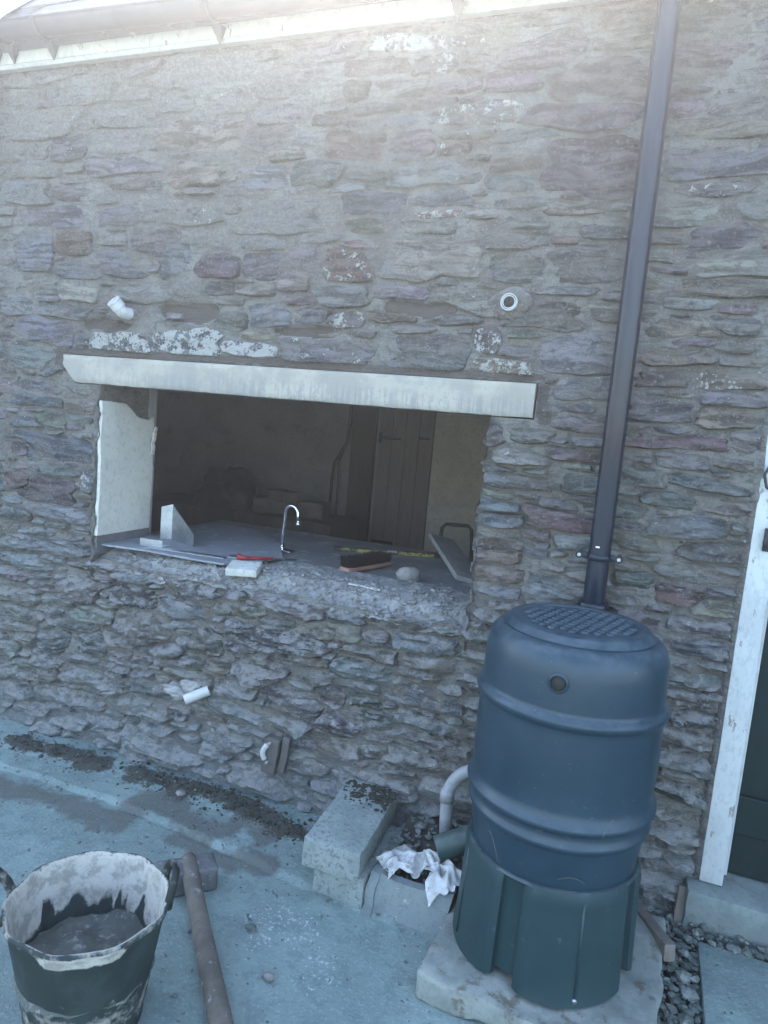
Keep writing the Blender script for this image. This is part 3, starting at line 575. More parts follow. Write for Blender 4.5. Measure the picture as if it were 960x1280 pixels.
# ------------------------------------------------------------------ roof, fascia, gutter
M_SLATE = simple('roof_slate', (.115, .12, .13), (.085, .09, .10), 5, .75, .3, 40, c3=(.2, .2, .18), f3=(.64, .72), s3=18)
M_FASCIA = simple('weathered_cream_paint', (.50, .48, .39), (.44, .425, .36), 4, .7, .2, 40, c3=(.22, .20, .16), f3=(.665, .70), s3=30, stretch=(1, 1, .45))
M_PVCG = simple('grey_gutter_plastic', (.05, .054, .058), (.042, .046, .05), 5, .6, .1, 30, spec=.3, grain=.15)
PIT = rad(45); EY, EZ = -.05, 2.985; SL = 2.4
rf = thing('house_roof', 'grey slate roof above the cream fascia, with a roof window at the left', 'roof', (-1, 0, 2.98))
def roofp(x, t, h=0): return (x, EY + t * math.cos(PIT) - h * math.sin(PIT), EZ + t * math.sin(PIT) + h * math.cos(PIT))
V = [roofp(-9, 0), roofp(8, 0), roofp(8, SL), roofp(-9, SL), (-9, 2 * (EY + SL * math.cos(PIT)) - EY, EZ - .3), (8, 2 * (EY + SL * math.cos(PIT)) - EY, EZ - .3)]
Vb = [(x, y, z - .10) for x, y, z in V]
mk('roof_deck', V + Vb, [(0,1,2,3), (3,2,5,4), (7,6,9,8), (8,9,10,11), (0,6,7,1), (4,5,11,10), (0,3,9,6), (3,4,10,9), (1,7,8,2), (2,8,11,5)], M_SLATE, rf, smooth=False)
sm = None; RWX0, RWX1, RWT0, RWT1 = -3.75, -2.78, .13, 1.2
bvf = box((.296, .36, .007), bev=.0015, seg=1)
for row in range(11):
    for c in range(-17, 3):
        x = c * .30 + (row % 2) * .15; t = -.04 + row * .175
        if RWX0 - .13 < x < RWX1 + .13 and RWT0 - .2 < t + .1 < RWT1: continue
        if row > 4 and x > -1.6: continue
        if sm is None:
            ob = mk('slate', *bvf, M_SLATE, rf, smooth=False); sm = ob.data
        else:
            ob = bpy.data.objects.new('slate', sm); COL.objects.link(ob); ob.parent = rf
        ob.rotation_euler = (PIT - rad(2.2), 0, rad(random.uniform(-.5, .5)))
        ob.location = Vector(roofp(x + random.uniform(-.003, .003), t + .18, .012)) - Vector(rf.location)
def glass_material():
    M = Mat('roof_glass'); return M.fin((.55, .68, .72), .06, 0, .8)
M_WHITE = simple('white_paint', (.74, .74, .72), (.68, .68, .66), 6, .5, .12, 40, c3=(.5, .49, .45), f3=(.68, .74), s3=22)
rw = thing('roof_window', 'white-framed glazed roof window low on the slates at the left', 'roof window', roofp(-3.3, .4))
xf = lambda x, t, h: roofp(x, t, h)
def rbar(name, x0, x1, t0, t1, h, th, mat, par):
    return mk(name, *box((x1 - x0, t1 - t0, th), roofp((x0 + x1) / 2, (t0 + t1) / 2, h), (PIT, 0, 0), .004), mat, par, smooth=False)
rbar('frame_rail', RWX0, RWX1, RWT0 - .05, RWT0, .04, .06, M_WHITE, rw); rbar('frame_rail', RWX0, RWX1, RWT1, RWT1 + .05, .04, .06, M_WHITE, rw)
for x in (RWX0, (RWX0 + RWX1) / 2 - .0, RWX1 - .045): rbar('glazing_bar', x, x + .045, RWT0, RWT1, .041, .058, M_WHITE, rw)
M_GLASS = glass_material()
for x0, x1 in ((RWX0 + .045, (RWX0 + RWX1) / 2), ((RWX0 + RWX1) / 2 + .045, RWX1 - .045)): rbar('pane', x0, x1, RWT0, RWT1, .035, .008, M_GLASS, rw)
# house ends and back, so that no sun gets in under the roof
g = Geo(); ridge = Vector(roofp(0, SL)); by = 2 * ridge.y - EY - .06
for x in (-8.8, 7.8): g.add(([(x, .05, 0), (x, by, 0), (x, by, 2.6), (x, ridge.y, ridge.z - .12), (x, .05, 2.93)], [(0, 1, 2, 3, 4)]))
g.add(([(-8.8, by, 0), (7.8, by, 0), (7.8, by, 2.6), (-8.8, by, 2.62)], [(0, 1, 2, 3)]))
g.add(([(-8.8, .03, -.1), (X0 + .02, .03, -.1), (X0 + .02, .03, 2.9), (-8.8, .03, 2.9)], [(0, 1, 2, 3)])); g.add(([(X1 - .02, .03, -.1), (7.8, .03, -.1), (7.8, .03, 2.9), (X1 - .02, .03, 2.9)], [(0, 1, 2, 3)]))
hs = g.build('house_shell', M_MORTAR, smooth=False); struct(hs)
fb = thing('fascia_board', 'weathered cream fascia board under the eaves with drip marks', 'fascia', (-1, -.03, 2.83))
for x0, x1 in ((-6.0, -1.962), (-1.959, 1.2), (1.203, 5.0)): mk('board', *box((x1 - x0, .022, .165), ((x0 + x1) / 2, -.034, 2.926), bev=.003), M_FASCIA, fb, smooth=False)
mk('drip_strip', *box((11, .030, .022), (-.5, -.026, 2.836), bev=.004), simple('strip_paint', (.42, .40, .35), (.36, .345, .30), 5, .8, .2, 40), fb, smooth=False)
gu = thing('gutter', 'grey half-round gutter hung on the cream fascia', 'gutter', (-1, -.11, 2.88))
def gut(x): return 2.945 - .022 * (x + 2.7)
pr = []
GXs = np.linspace(-6, 5, 60)
def gutter_shell(r, flip):
    V = []; F = []
    n = 15
    for i, x in enumerate(GXs):
        for k in range(n):
            t = math.pi + math.pi * k / (n - 1); V.append((x, -.112 + r * math.cos(t), gut(x) + r * math.sin(t)))
    for i in range(len(GXs) - 1):
        for k in range(n - 1):
            f = (i*n+k, (i+1)*n+k, (i+1)*n+k+1, i*n+k+1); F.append(f[::-1] if flip else f)
    return V, F
mk('channel', *gutter_shell(.047, True), M_PVCG, gu); mk('channel_lining', *gutter_shell(.043, False), M_PVCG, gu)
mk('lip', *tube([(x, -.159, gut(x)) for x in GXs], .005, 8), M_PVCG, gu)
for x in (-3.9, -2.72, -2.63, -2.42, -1.64, -.75, .15, 1.0):
    pts = [(x, -.112 +   .051 * math.cos(t), gut(x) +   .051 * math.sin(t)) for t in np.linspace(math.pi, 2 * math.pi, 13)]
    gb = mk('gutter_bracket', *tube(pts, .008, 6, flat=1.5), M_PVCG, gu)
    mk('spike', *([(x - .020, -.082, gut(x) - .05), (x + .020, -.082, gut(x) - .05), (x + .003, -.05, gut(x) - .105), (x - .003, -.05, gut(x) - .105), (x - .02, -.046, gut(x) - .05), (x + .02, -.046, gut(x) - .05)], [(0, 1, 2, 3), (0, 4, 5, 1), (0, 3, 4), (1, 5, 2), (4, 3, 2, 5)]), M_PVCG, gb, smooth=False)

# ------------------------------------------------------------------ downpipe
M_BLKP = simple('black_glossy_plastic', (.005, .011, .022), (.007, .014, .027), 6, .12, .02, 30, spec=.33, grain=0)
dp = thing('downpipe', 'black plastic downpipe running down the wall to the water butt', 'downpipe', (-.117, -.062, 1.0))
PX, PY = -.117, -.062
mk('pipe', *tube([(PX, PY, z) for z in (.86, 1.0, 1.06, 1.4, 1.8, 2.2, 2.6, 2.9)], .034, 32, caps=False), M_BLKP, dp)
br = mk('pipe_clip', *lathe([(.0345, 1.150), (.0385, 1.151), (.0385, 1.171), (.0345, 1.172)], 32, (PX, PY)), M_BLKP, dp)
for sx in (-1, 1):
    Geo().add(box((.03, .010, .018), (PX + sx * .047, PY - .004, 1.161), bev=.003)).add(tube([(PX + sx * .060, PY - .012, 1.162), (PX + sx * .060, PY + .008, 1.162)], .012, 16)).add(tube([(PX + sx * .060, PY + .005, 1.162), (PX + sx * .060, .0, 1.162)], .008, 10)).build('lug', M_BLKP, br, sharp=40)
    mk('screw', *tube([(PX + sx * .060, PY - .0145, 1.162), (PX + sx * .060, PY - .010, 1.162)], .0055, 12), simple('zinc%d' % sx, (.55, .55, .54), None, 20, .4, .1, metal=.8), br, sharp=40)
mk('pipe_socket', *lathe([(.034, .990), (.046, .990), (.048, 1.000), (.048, 1.013), (.044, 1.018), (.036, 1.016), (.034, 1.004)], 40, (PX, PY)), M_BLKP, dp)
mk('hopper', *lathe([(.044, .86), (.050, .93), (.066, .972), (.068, .996), (.064, 1.000), (.050, .992)], 40, (PX + .01, PY - .005)), M_BLKP, dp)
mk('sticker', *box((.012, .002, .005), (PX - .006, PY - .0345, 1.196), bev=.0005), M_WHITE, dp, smooth=False)

# ------------------------------------------------------------------ pipes and fittings in the wall
M_PVCW = simple('white_plastic', (.56, .56, .53), (.48, .48, .455), 8, .4, .1, 40, spec=.5, c3=(.42, .41, .38), f3=(.66, .76), s3=30)
M_BLACKIN = simple('dark_pipe_inside', (.03, .03, .03), (.02, .02, .02), 8, .8, .1)
def ring_end(g, p, d, r, th=.003, depth=.03):      # open pipe end: rim and inner wall
    g.add(pipe_end(p, d, [(r, -depth), (r, -.0006), (r - .0006, 0), (r - th + .0006, 0), (r - th, -.0006), (r - th, -depth)]))
wp = thing('waste_pipe_elbow', 'white plastic pipe elbow sticking out of the wall, its mouth turned up', 'pipe', (-2.05, -.02, 1.85))
pts = [(-2.030, .03, 1.862), (-2.030, -.02, 1.862)] + [v[:] for v in arc((-2.031, -.025, 1.862), (-2.036, -.056, 1.861), (-2.044, -.058, 1.884), 8)]
mk('bend', *tube(pts, .0235, 28), M_PVCW, wp)
d = Vector((-.014, -.030, .030)).normalized(); a = Vector((-2.043, -.0575, 1.880))
g = Geo(); ring_end(g, a + d * .034, d, .0275, .003, .034); g.add(tube([a - d * .004, a + d * .001], [.0245, .0275], 28, caps=False)); g.build('socket', M_PVCW, wp, sharp=50)
mk('socket_bead', *tube([a + d * .024, a + d * .028, a + d * .032], [.0275, .0292, .0278], 28, caps=False), M_PVCW, wp)
mk('inside', *tube([a + d * .006, a + d * .008], .0225, 24), M_BLACKIN, wp)
mk('mortar_collar', *blob((-2.03, .004, 1.855), (.10, .05, .075), 4, 3, .2), M_MORTAR, wp)
pr_ = thing('pipe_end', 'open white plastic pipe end set flush in the wall right of the lintel', 'pipe', (-.497, -.01, 1.916))
g = Geo(); ring_end(g, (-.497, -.026, 1.942), (0, -1, 0), .0275, .0035, .06); g.build('outer_pipe', M_PVCW, pr_, sharp=50)
g = Geo(); ring_end(g, (-.497, -.024, 1.942), (0, -1, 0), .0215, .003, .06); g.build('inner_pipe', M_PVCW, pr_, sharp=50)
mk('seal', *tube([(-.497, -.016, 1.942), (-.497, -.014, 1.942)], .0265, 24), M_PVCG, pr_); mk('inside', *tube([(-.497, -.0165, 1.942), (-.497, -.012, 1.942)], .0186, 24), M_BLACKIN, pr_)
mk('mortar_collar', *blob((-.497, .004, 1.94), (.15, .035, .11), 9, 3, .16), M_MORTAR, pr_)
st_ = thing('drain_stub', 'short white plastic pipe stub poking from a mortared hole low in the wall', 'pipe', (-1.59, -.05, .34))
a, b = Vector((-1.545, -.02, .392)), Vector((-1.622, -.075, .352)); d = (b - a).normalized()
g = Geo(); ring_end(g, b, d, .0205, .003, .10); g.build('tube', M_PVCW, st_, sharp=50)
mk('inside', *tube([b - d * .02, b - d * .018], .0172, 20), M_BLACKIN, st_)
M_LUMP = simple('pale_mortar_lump', (.34, .335, .315), (.26, .255, .24), 14, .95, .5, 50)
mk('mortar_lump', *blob((-1.69, -.020, .352), (.15, .06, .05), 14, 4, .42, 2.4), M_LUMP, st_); mk('mortar_lump', *blob((-1.63, -.018, .388), (.10, .05, .055), 15, 4, .42, 2.6), M_LUMP, st_)
M_RAWWOOD = simple('weathered_timber', (.20, .175, .15), (.15, .13, .11), 7, .9, .3, 30, stretch=(1, 1, .12))
WBY = -.028
M_OLDTIMB = simple('old_dark_timber', (.105, .098, .088), (.075, .07, .063), 7, .9, .3, 30, stretch=(1, 1, .12))
wb = thing('timber_offcut', 'short upright timber offcut fixed to the foot of the wall with a white clip', 'timber', (-1.21, -.03, .14))
mk('board', *box((.06, .035, .145), (-1.222, -.03 + WBY, .215), (0, rad(6), 0), .004, cell=.02, noise=.004, freq=18), M_OLDTIMB, wb)
mk('board', *box((.030, .022, .150), (-1.172, -.022 + WBY, .225), (0, rad(8), 0), .003, cell=.02, noise=.004, freq=18, seed=4), M_OLDTIMB, wb)
mk('clip', *tube([v[:] for v in arc((-1.232, -.052 + WBY, .262), (-1.258, -.066 + WBY, .235), (-1.240, -.052 + WBY, .200), 10)], .0065, 10, flat=1.6), M_PVCW, wb)
mk('screw', *tube([(-1.222, -.062 + WBY, .272), (-1.222, -.045 + WBY, .270)], .006, 10), M_LUMP, wb); mk('screw', *tube([(-1.229, -.062 + WBY, .192), (-1.229, -.045 + WBY, .193)], .006, 10), M_LUMP, wb)

# ------------------------------------------------------------------ worktop and the things lying on it
M_TOP = simple('dusty_worktop', (.225, .23, .235), (.19, .195, .20), 4, .6, .15, 40, c3=(.35, .35, .34), f3=(.6, .7), s3=10)
WZ = .872
tag(mk('worktop', *box((1.95, .86, .04), (-1.33, .73, WZ - .02), bev=.004), M_TOP, smooth=False), 'dusty grey kitchen worktop running behind the opening', 'worktop')
tag(mk('base_unit', *box((1.9, .60, .80), (-1.33, .82, .43), bev=.004), M_DARKWOOD, smooth=False), 'dark base unit carrying the dusty grey worktop', 'cupboard')
def plate(name, poly, z, th, mat, parent=None):
    n = len(poly); V = [(x, y, z) for x, y in poly] + [(x, y, z + th) for x, y in poly]
    F = [tuple(range(n))[::-1], tuple(range(n, 2 * n))] + [(i, (i+1) % n, (i+1) % n + n, i + n) for i in range(n)]
    return mk(name, V, F, mat, parent, smooth=False)
M_SHEET = simple('grey_board_sheet', (.25, .265, .29), (.215, .23, .25), 3, .55, .1, 40, c3=(.38, .39, .40), f3=(.6, .72), s3=9)
tag(plate('board_sheet', [(-2.165, .03), (-1.95, .062), (-1.72, .055), (-1.57, .065), (-1.45, .34), (-1.62, .62), (-1.95, .90), (-2.162, .86)], .8885, .008, M_SHEET), 'thin blue-grey board sheet lying across the left end of the worktop', 'board')
M_GALV = simple('galvanised_steel', (.46, .48, .50), (.36, .38, .40), 16, .38, .12, 40, metal=.85, spec=.5)
bk = thing('angle_bracket', 'upright galvanised triangular bracket standing on the grey board sheet', 'bracket', (-2.0, .31, .896))
e0, e1 = Vector((-2.035, .335, .897)), Vector((-1.862, .262, .897)); up = Vector((0, 0, 1)); dd = (e1 - e0).normalized(); nn = dd.cross(up)
tri = [e0, e1, e1 + up * .055, e0 + up * .158 + dd * .004, e0 + up * .165]
V = [v + nn * k for k in (-.0015, .0015) for v in tri]
mk('web', [v[:] for v in V], [(0, 1, 2, 3, 4), (9, 8, 7, 6, 5)] + [(i, i + 5, (i+1) % 5 + 5, (i+1) % 5) for i in range(5)], M_GALV, bk, smooth=False)
f0 = e0 - dd * .0; fl = Vector((-.042, -.030, 0))
V = [e0, e0 + fl, e0 + fl + up * .150, e0 + up * .165]; V = [v + dd * k for k in (-.0015, .0015) for v in V]
mk('flange', [v[:] for v in V], [(0, 1, 2, 3), (7, 6, 5, 4)] + [(i, i + 4, (i+1) % 4 + 4, (i+1) % 4) for i in range(4)], M_GALV, bk, smooth=False)
ab = thing('angle_piece', 'small galvanised angle lying at the front of the board sheet', 'bracket', (-2.0, .17, .896))
mk('leg', *box((.11, .003, .032), (-1.985, .13, .913), (0, 0, rad(6))), M_GALV, ab, smooth=False); mk('leg', *box((.11, .06, .003), (-1.99, .162, .8985), (0, 0, rad(6))), M_GALV, ab, smooth=False)
tag(mk('metal_strip', *box((.36, .035, .004), (-1.80, .135, .8985), (0, 0, rad(6))), M_GALV, smooth=False), 'long flat metal strip lying along the front of the board sheet', 'strip')
tag(mk('metal_offcut', *box((.075, .05, .003), (-1.60, .215, .898), (0, 0, rad(24))), M_GALV, smooth=False), 'small pale metal offcut at the right tip of the board sheet', 'offcut')
M_CHROME = simple('chrome', (.80, .80, .80), (.72, .72, .72), 9, .12, .03, 30, metal=1.0, spec=.5)
tp = thing('swan_neck_tap', 'tall chrome swan-neck tap standing on the worktop', 'tap', (-1.585, .57, WZ))
mk('base_plate', *box((.105, .05, .010), (-1.575, .575, WZ + .006), (0, 0, rad(-8)), .004), M_CHROME, tp)
pt = [(-1.585, .575, WZ), (-1.583, .575, .96), (-1.578, .575, 1.04)] + [(-1.540 - .037 * math.cos(t), .572 - .012 * math.sin(t * .5), 1.055 + .043 * math.sin(t)) for t in np.linspace(0.05, math.pi, 12)] + [(-1.500, .56, 1.022)]
mk('spout', *tube(pt, [.0095] * 3 + [.0088] * 13, 14), M_CHROME, tp); mk('collar', *lathe([(.009, .9), (.014, .899), (.015, .884), (.013, .880)], 20, (-1.585, .575)), M_CHROME, tp)
mk('outlet', *tube([(-1.500, .56, 1.024), (-1.4985, .559, 1.008)], .0115, 14), M_CHROME, tp)
M_RED = simple('red_plastic', (.42, .035, .035), (.34, .03, .03), 12, .45, .1, 40, spec=.5)
sd = thing('red_snips', 'red-handled tool lying at the right corner of the board sheet', 'tool', (-1.53, .20, .897))
mk('handle', *tube([(-1.575, .17, .905), (-1.53, .20, .903), (-1.46, .27, .902)], [.008, .009, .006], 10), M_RED, sd); mk('handle', *tube([(-1.575, .185, .912), (-1.555, .165, .908), (-1.52, .195, .903)], [.009, .012, .007], 10), M_RED, sd)
mk('blade', *box((.10, .014, .005), (-1.415, .30, .900), (0, 0, rad(38)), .002), M_IRON, sd)
M_BLOCKTOP = simple('painted_block', (.55, .54, .49), (.48, .47, .42), 9, .8, .2, 40, c3=(.3, .25, .18), f3=(.64, .72), s3=24)
def sill_top(x, y, r=.05): return max(float(sillz(np.array(x + a), np.array(y + b))) for a in (-r, 0, r) for b in (-r, 0, r))
tag(mk('painted_block', *box((.125, .105, .030), (-1.470, .062, sill_top(-1.470, .062, .04) + .010), (rad(9), rad(-2), rad(17)), .003, cell=.03, noise=.002), M_BLOCKTOP), 'small off-white painted wood block on the broken sill', 'block')
M_YEL = simple('yellow_paint', (.36, .29, .07), (.20, .17, .06), 14, .6, .1, 40, c3=(.03, .03, .03), f3=(.54, .58), s3=26)
lv = thing('spirit_level', 'yellow and black spirit level lying along the back of the worktop', 'spirit level', (-1.17, .91, WZ))
ang = math.atan2(.22, .43)
mk('body', *box((.50, .032, .018), (-1.17, .905, WZ + .010), (0, 0, ang), .004), M_YEL, lv, smooth=False)
for k in (-1, 1): mk('end_cap', *box((.035, .037, .021), (-1.17 + k * .25 * math.cos(ang), .905 + k * .25 * math.sin(ang), WZ + .0107), (0, 0, ang), .004), M_IRON, lv, smooth=False)
mk('vial', *box((.05, .034, .008), (-1.15, .915, WZ + .016), (0, 0, ang), .003), M_GALV, lv, smooth=False)
M_GREYB = simple('grey_offcut', (.30, .295, .28), (.25, .245, .235), 8, .85, .2, 40)
tag(mk('worktop_offcut', *box((.13, .60, .022), (-.80, .80, .925), (rad(8), rad(12), rad(31)), .003), M_GREYB, smooth=False), 'grey board offcut propped on the worktop by the right jamb', 'offcut')
bh = thing('banister_brush', 'wood-backed hand brush with black bristles up on the worktop', 'brush', (-1.10, .48, WZ))
ba = math.atan2(.30, .09)
M_BRWOOD = simple('brush_wood', (.36, .20, .14), (.28, .16, .11), 12, .6, .2, 40)
M_BRIS = simple('black_bristles', (.012, .012, .013), (.022, .022, .022), 60, .85, .6, 150)
mk('back', *box((.30, .060, .022), (-1.112, .48, WZ + .016), (0, 0, ba), .009, 3), M_BRWOOD, bh)
g = Geo(); rr = random.Random(3); cb, sb = math.cos(ba), math.sin(ba)
for i in range(1500):
    u, v = rr.uniform(-.143, .143), rr.uniform(-.027, .027)
    if u < -.135: v *= .6
    x, y = -1.112 + u * cb - v * sb, .48 + u * sb + v * cb; lx, ly = rr.uniform(-.010, .010) + u * cb * .10 - v * sb * .3, rr.uniform(-.010, .010) + u * sb * .10 + v * cb * .3
    h = .048 + .010 * math.sin(u * 40) * .3 + rr.uniform(-.006, .005); t = .0016
    g.add(([(x - t, y, WZ + .026), (x + t, y - t, WZ + .026), (x + t, y + t, WZ + .026), (x + lx, y + ly, WZ + .026 + h)], [(0, 1, 3), (1, 2, 3), (2, 0, 3)]))
o = g.build('bristles', M_BRIS, bh, smooth=False); o['kind'] = 'stuff'
M_STN = simple('loose_stone', (.27, .255, .235), (.20, .19, .175), 14, .9, .5, 45)
tag(mk('stone_lump', *blob((-.885, .40, .902), (.095, .08, .068), 22, 3, .24), M_STN), 'loose pale stone lump on the worktop right of the brush', 'stone')
tag(mk('wood_sliver', *box((.13, .018, .006), (-.975, .135, sill_top(-.975, .135, .03) + .002), (0, rad(3), rad(6)), .002), M_BLOCKTOP, smooth=False), 'thin pale wood sliver lying on the sill in front of the brush', 'sliver')
# crumbs of mortar and stone on the sill
def scatter(name, n, place, size, mats, seed, label, flat=.65, sub=1, kind='stuff', cat='rubble'):
    r = np.random.default_rng(seed); g = Geo(); base = [blob((0, 0, 0), (1, 1, flat), seed + k, sub, .3) for k in range(6)]
    for i in range(n):
        x, y, z = place(r); s = size(r); V, F = base[i % 6]; a = r.uniform(0, 6.28); c, sn = math.cos(a), math.sin(a)
        W_ = np.asarray(V) * s * np.array([1, r.uniform(.55, 1), r.uniform(.5, 1)]); g.add((W_ @ np.array([[c, sn, 0], [-sn, c, 0], [0, 0, 1]]) + np.array([x, y, z + s * .18]), F))
    o = g.build(name, mats, smooth=False); tag(o, label, cat, None, kind); return o
def on_sill(r):
    x = r.uniform(-2.16, -.55); y = abs(r.normal(0, .13)) - .005; y = min(y, .5); return x, y, max(float(sillz(np.array(x), np.array(y))), WZ if y > .31 else 0)
scatter('sill_crumbs', 3000, on_sill, lambda r: float(np.clip(r.lognormal(-4.7, .6), .004, .035)), M_RUBBLE, 5, 'crumbs of mortar and stone chips strewn along the broken sill')

# ------------------------------------------------------------------ door at the right
M_DOOR = simple('dark_green_door_paint', (.008, .018, .017), (.010, .022, .021), 4, .6, .12, 30, spec=.2, stretch=(1, 1, .2))
M_FRAME = simple('chipped_white_paint', (.50, .52, .50), (.42, .44, .43), 5, .6, .25, 50, c3=(.24, .22, .19), f3=(.675, .705), s3=26, stretch=(1, 1, .5))
df = thing('door_frame', 'chipped white painted door frame at the right edge of the wall', 'door frame', (.8, .04, .165))
for x, w_ in ((.340, .068), (1.282, .068)):
    mk('jamb', *box((w_, .10, 1.99), (x, .04, 1.162), bev=.004, cell=.05, noise=.0015, freq=9, seed=int(x * 10)), M_FRAME, df, sharp=40)
mk('head', *box((1.01, .10, .07), (.811, .04, 2.122), bev=.004), M_FRAME, df, smooth=False)
mk('door_stop', *box((.016, .03, 1.92), (.384, .07, 1.13), bev=.003), M_FRAME, df, smooth=False)
# ragged paint-smeared mortar beside the frame
ys = np.linspace(.0, 1, 90); A, B = np.meshgrid(np.linspace(0, 1, 8), ys); Zr = .17 + B * 1.95; Xr = .280 + .006 * vn(Zr * 9, 1, 0, 88) + A * .030
q = np.arange(A.size).reshape(A.shape); F = np.stack([q[:-1,:-1], q[:-1,1:], q[1:,1:], q[1:,:-1]], 2).reshape(-1, 4)
mk('frame_fillet', np.stack([Xr, -.008 - .5 * undul(Xr, Zr) + .03 * (1 - A) ** 2 + .004 * fbm(Xr * 30, Zr * 30, 0, 89), Zr], 2).reshape(-1, 3), F, M_MORTAR, df, attrs={'mask': np.zeros((A.size, 3))})
dr = thing('plank_door', 'dark green plank door in the white frame', 'door', (.83, .09, .17))
for k in range(6): mk('plank', *box((.1425, .035, 1.92), (.448 + k * .1445, .095, 1.13), bev=.006), M_DOOR, dr, smooth=False)
for z in (.38, 1.1, 1.82): mk('ledge', *box((.86, .02, .13), (.81, .068, z), bev=.005), M_DOOR, dr, smooth=False)
hk = thing('gate_hook', 'black iron hook screwed to the white door frame', 'hook', (.345, -.02, 1.24))
mk('plate', *box((.022, .008, .07), (.347, -.018, 1.275), bev=.003), M_IRON, hk); mk('hook', *tube([(.347, -.02, 1.295), (.340, -.045, 1.290), (.336, -.05, 1.270), (.340, -.042, 1.252)], .006, 8), M_IRON, hk)
tag(mk('cable_loop', *tube([(.42, -.015, 1.55), (.36, -.020, 1.53), (.325, -.024, 1.50), (.312, -.025, 1.465), (.322, -.024, 1.43), (.36, -.02, 1.405), (.43, -.015, 1.40)], .0045, 8), M_IRON), 'thin black cable looping over the top of the white frame', 'cable')
M_STEP = simple('step_concrete', (.20, .235, .22), (.155, .185, .175), 6, .9, .4, 50, c3=(.12, .13, .10), f3=(.6, .72), s3=16)
tag(mk('door_step', *box((1.15, .42, .17), (.845, .135, .08), bev=.012, cell=.05, noise=.012, freq=6), M_STEP, sharp=50), 'worn concrete step under the dark green door', 'step')
tag(mk('paving_slab', *box((1.5, 1.1, .06), (1.062, -.69, .022), bev=.006, cell=.08, noise=.006, freq=5, seed=3), M_GROUND, sharp=50), 'large pale concrete slab in front of the door step', 'slab')
M_GRAV = simple('gravel', (.125, .15, .13), (.075, .09, .078), 22, .9, .3, 60, c3=(.20, .21, .19), f3=(.58, .62), s3=26)
def on_grav(r):
    if r.random() < .65: return r.uniform(.15, .315), r.uniform(-1.0, -.0), .012 + r.uniform(0, .03)
    return r.uniform(.28, 1.3), r.uniform(-.145, -.075), .03 + r.uniform(0, .03)
scatter('gravel', 1500, on_grav, lambda r: float(np.clip(r.lognormal(-4.0, .45), .008, .048)), M_GRAV, 31, 'dark gravel filling the channel between slabs and step', cat='gravel')
tag(mk('soil_bed', *hgrid(np.linspace(.10, 1.4, 70), np.linspace(-1.0, .02, 60), lambda X, Y: .012 + .006 * fbm(X * 14, Y * 14, 0, 33)), simple('dark_soil', (.06, .056, .045), (.04, .038, .03), 20, .95, .6, 60)), 'dark soil under the gravel channel', 'soil', None, 'stuff')
tag(mk('timber_batten', *box((.034, .235, .05), (.176, -.175, .062), (rad(-8), 0, rad(26)), .004, cell=.03, noise=.004), M_RAWWOOD, sharp=50), 'grey timber batten lying in the gravel beside the water butt', 'batten')
tag(mk('wood_stake', *box((.034, .018, .145), (.262, -.045, .075), (rad(-10), rad(4), rad(10)), .003, cell=.03, noise=.005, freq=14), M_RAWWOOD, sharp=50), 'short wood stake standing against the wall beside the step', 'stake')
tag(mk('broken_slab', *box((.14, .34, .045), (.115, -.60, .018), (0, 0, rad(6)), .006, cell=.04, noise=.010, freq=9), M_STEP, sharp=50), 'broken strip of concrete right of the butt plinth', 'slab')

# ------------------------------------------------------------------ water butt on its stand
M_BUTT = simple('dark_blue_green_plastic', (.011, .032, .048), (.015, .038, .055), 3, .38, .10, 120, spec=.45, c3=(.09, .11, .115), f3=(.70, .74), s3=75, dust=(.15, .18, .20, .34), grain=.1)
BX, BY = -.13, -.385
bt = thing('water_butt', 'dark blue plastic water butt with ribbed body standing under the downpipe', 'water butt', (BX, BY, .33))
prof = [(.0, .335), (.20, .335), (.222, .345), (.226, .38), (.231, .42), (.236, .46), (.239, .484), (.2405, .490), (.248, .495), (.2515, .503), (.2500, .511), (.2435, .517), (.2425, .535), (.2440, .541), (.2545, .546), (.2600, .555), (.2590, .564), (.2490, .571), (.2465, .60), (.2485, .66), (.2485, .74), (.2475, .795), (.2475, .806), (.2490, .811), (.2565, .816), (.2600, .825), (.2590, .834), (.2500, .841), (.2450, .846), (.2445, .856), (.2445, .875), (.244, .93), (.2405, .962), (.233, .985), (.222, .998), (.208, 1.006), (.197, 1.008)]
mk('body', *lathe(prof, 96, (BX, BY)), M_BUTT, bt)
ld = mk('lid', *lathe([(.202, 1.006), (.203, 1.012), (.199, 1.0165), (.195, 1.018), (.190, 1.026), (.184, 1.029), (.160, 1.0295), (.157, 1.026), (.150, 1.0255), (0.0, 1.0265)], 80, (BX, BY)), M_BUTT, bt, sharp=50)
g = Geo(); bmp = lathe([(.0098, 0), (.0092, .0040), (.0070, .0058), (.0, .0062)], 14)
for i in range(-8, 9):
    for j in range(-8, 9):
        x, y = i * .0330 + (j % 2) * .0165, j * .0235
        if math.hypot(x, y) < .141:
            c, s = math.cos(.35), math.sin(.35); g.add((np.array(bmp[0]) * [1.15, .8, 1] @ np.array([[c, s, 0], [-s, c, 0], [0, 0, 1]]) + np.array([BX + x * c - y * s, BY + x * s + y * c, 1.0262]), bmp[1]))
g.build('studs', M_BUTT, ld)
oa = rad(-93.5); on = Vector((math.cos(oa), math.sin(oa), -.01)).normalized(); oc = Vector((BX + .2432 * math.cos(oa), BY + .2432 * math.sin(oa), .925))
ov = mk('overflow_boss', *pipe_end(oc, on, [(.026, -.01), (.026, .003), (.0235, .006), (.0205, .006), (.0195, .003), (.0195, -.004)]), M_BUTT, bt, sharp=60)
mk('hole', *tube([oc + on * .0015, oc + on * .0025], .0197, 24), M_BLACKIN, ov)
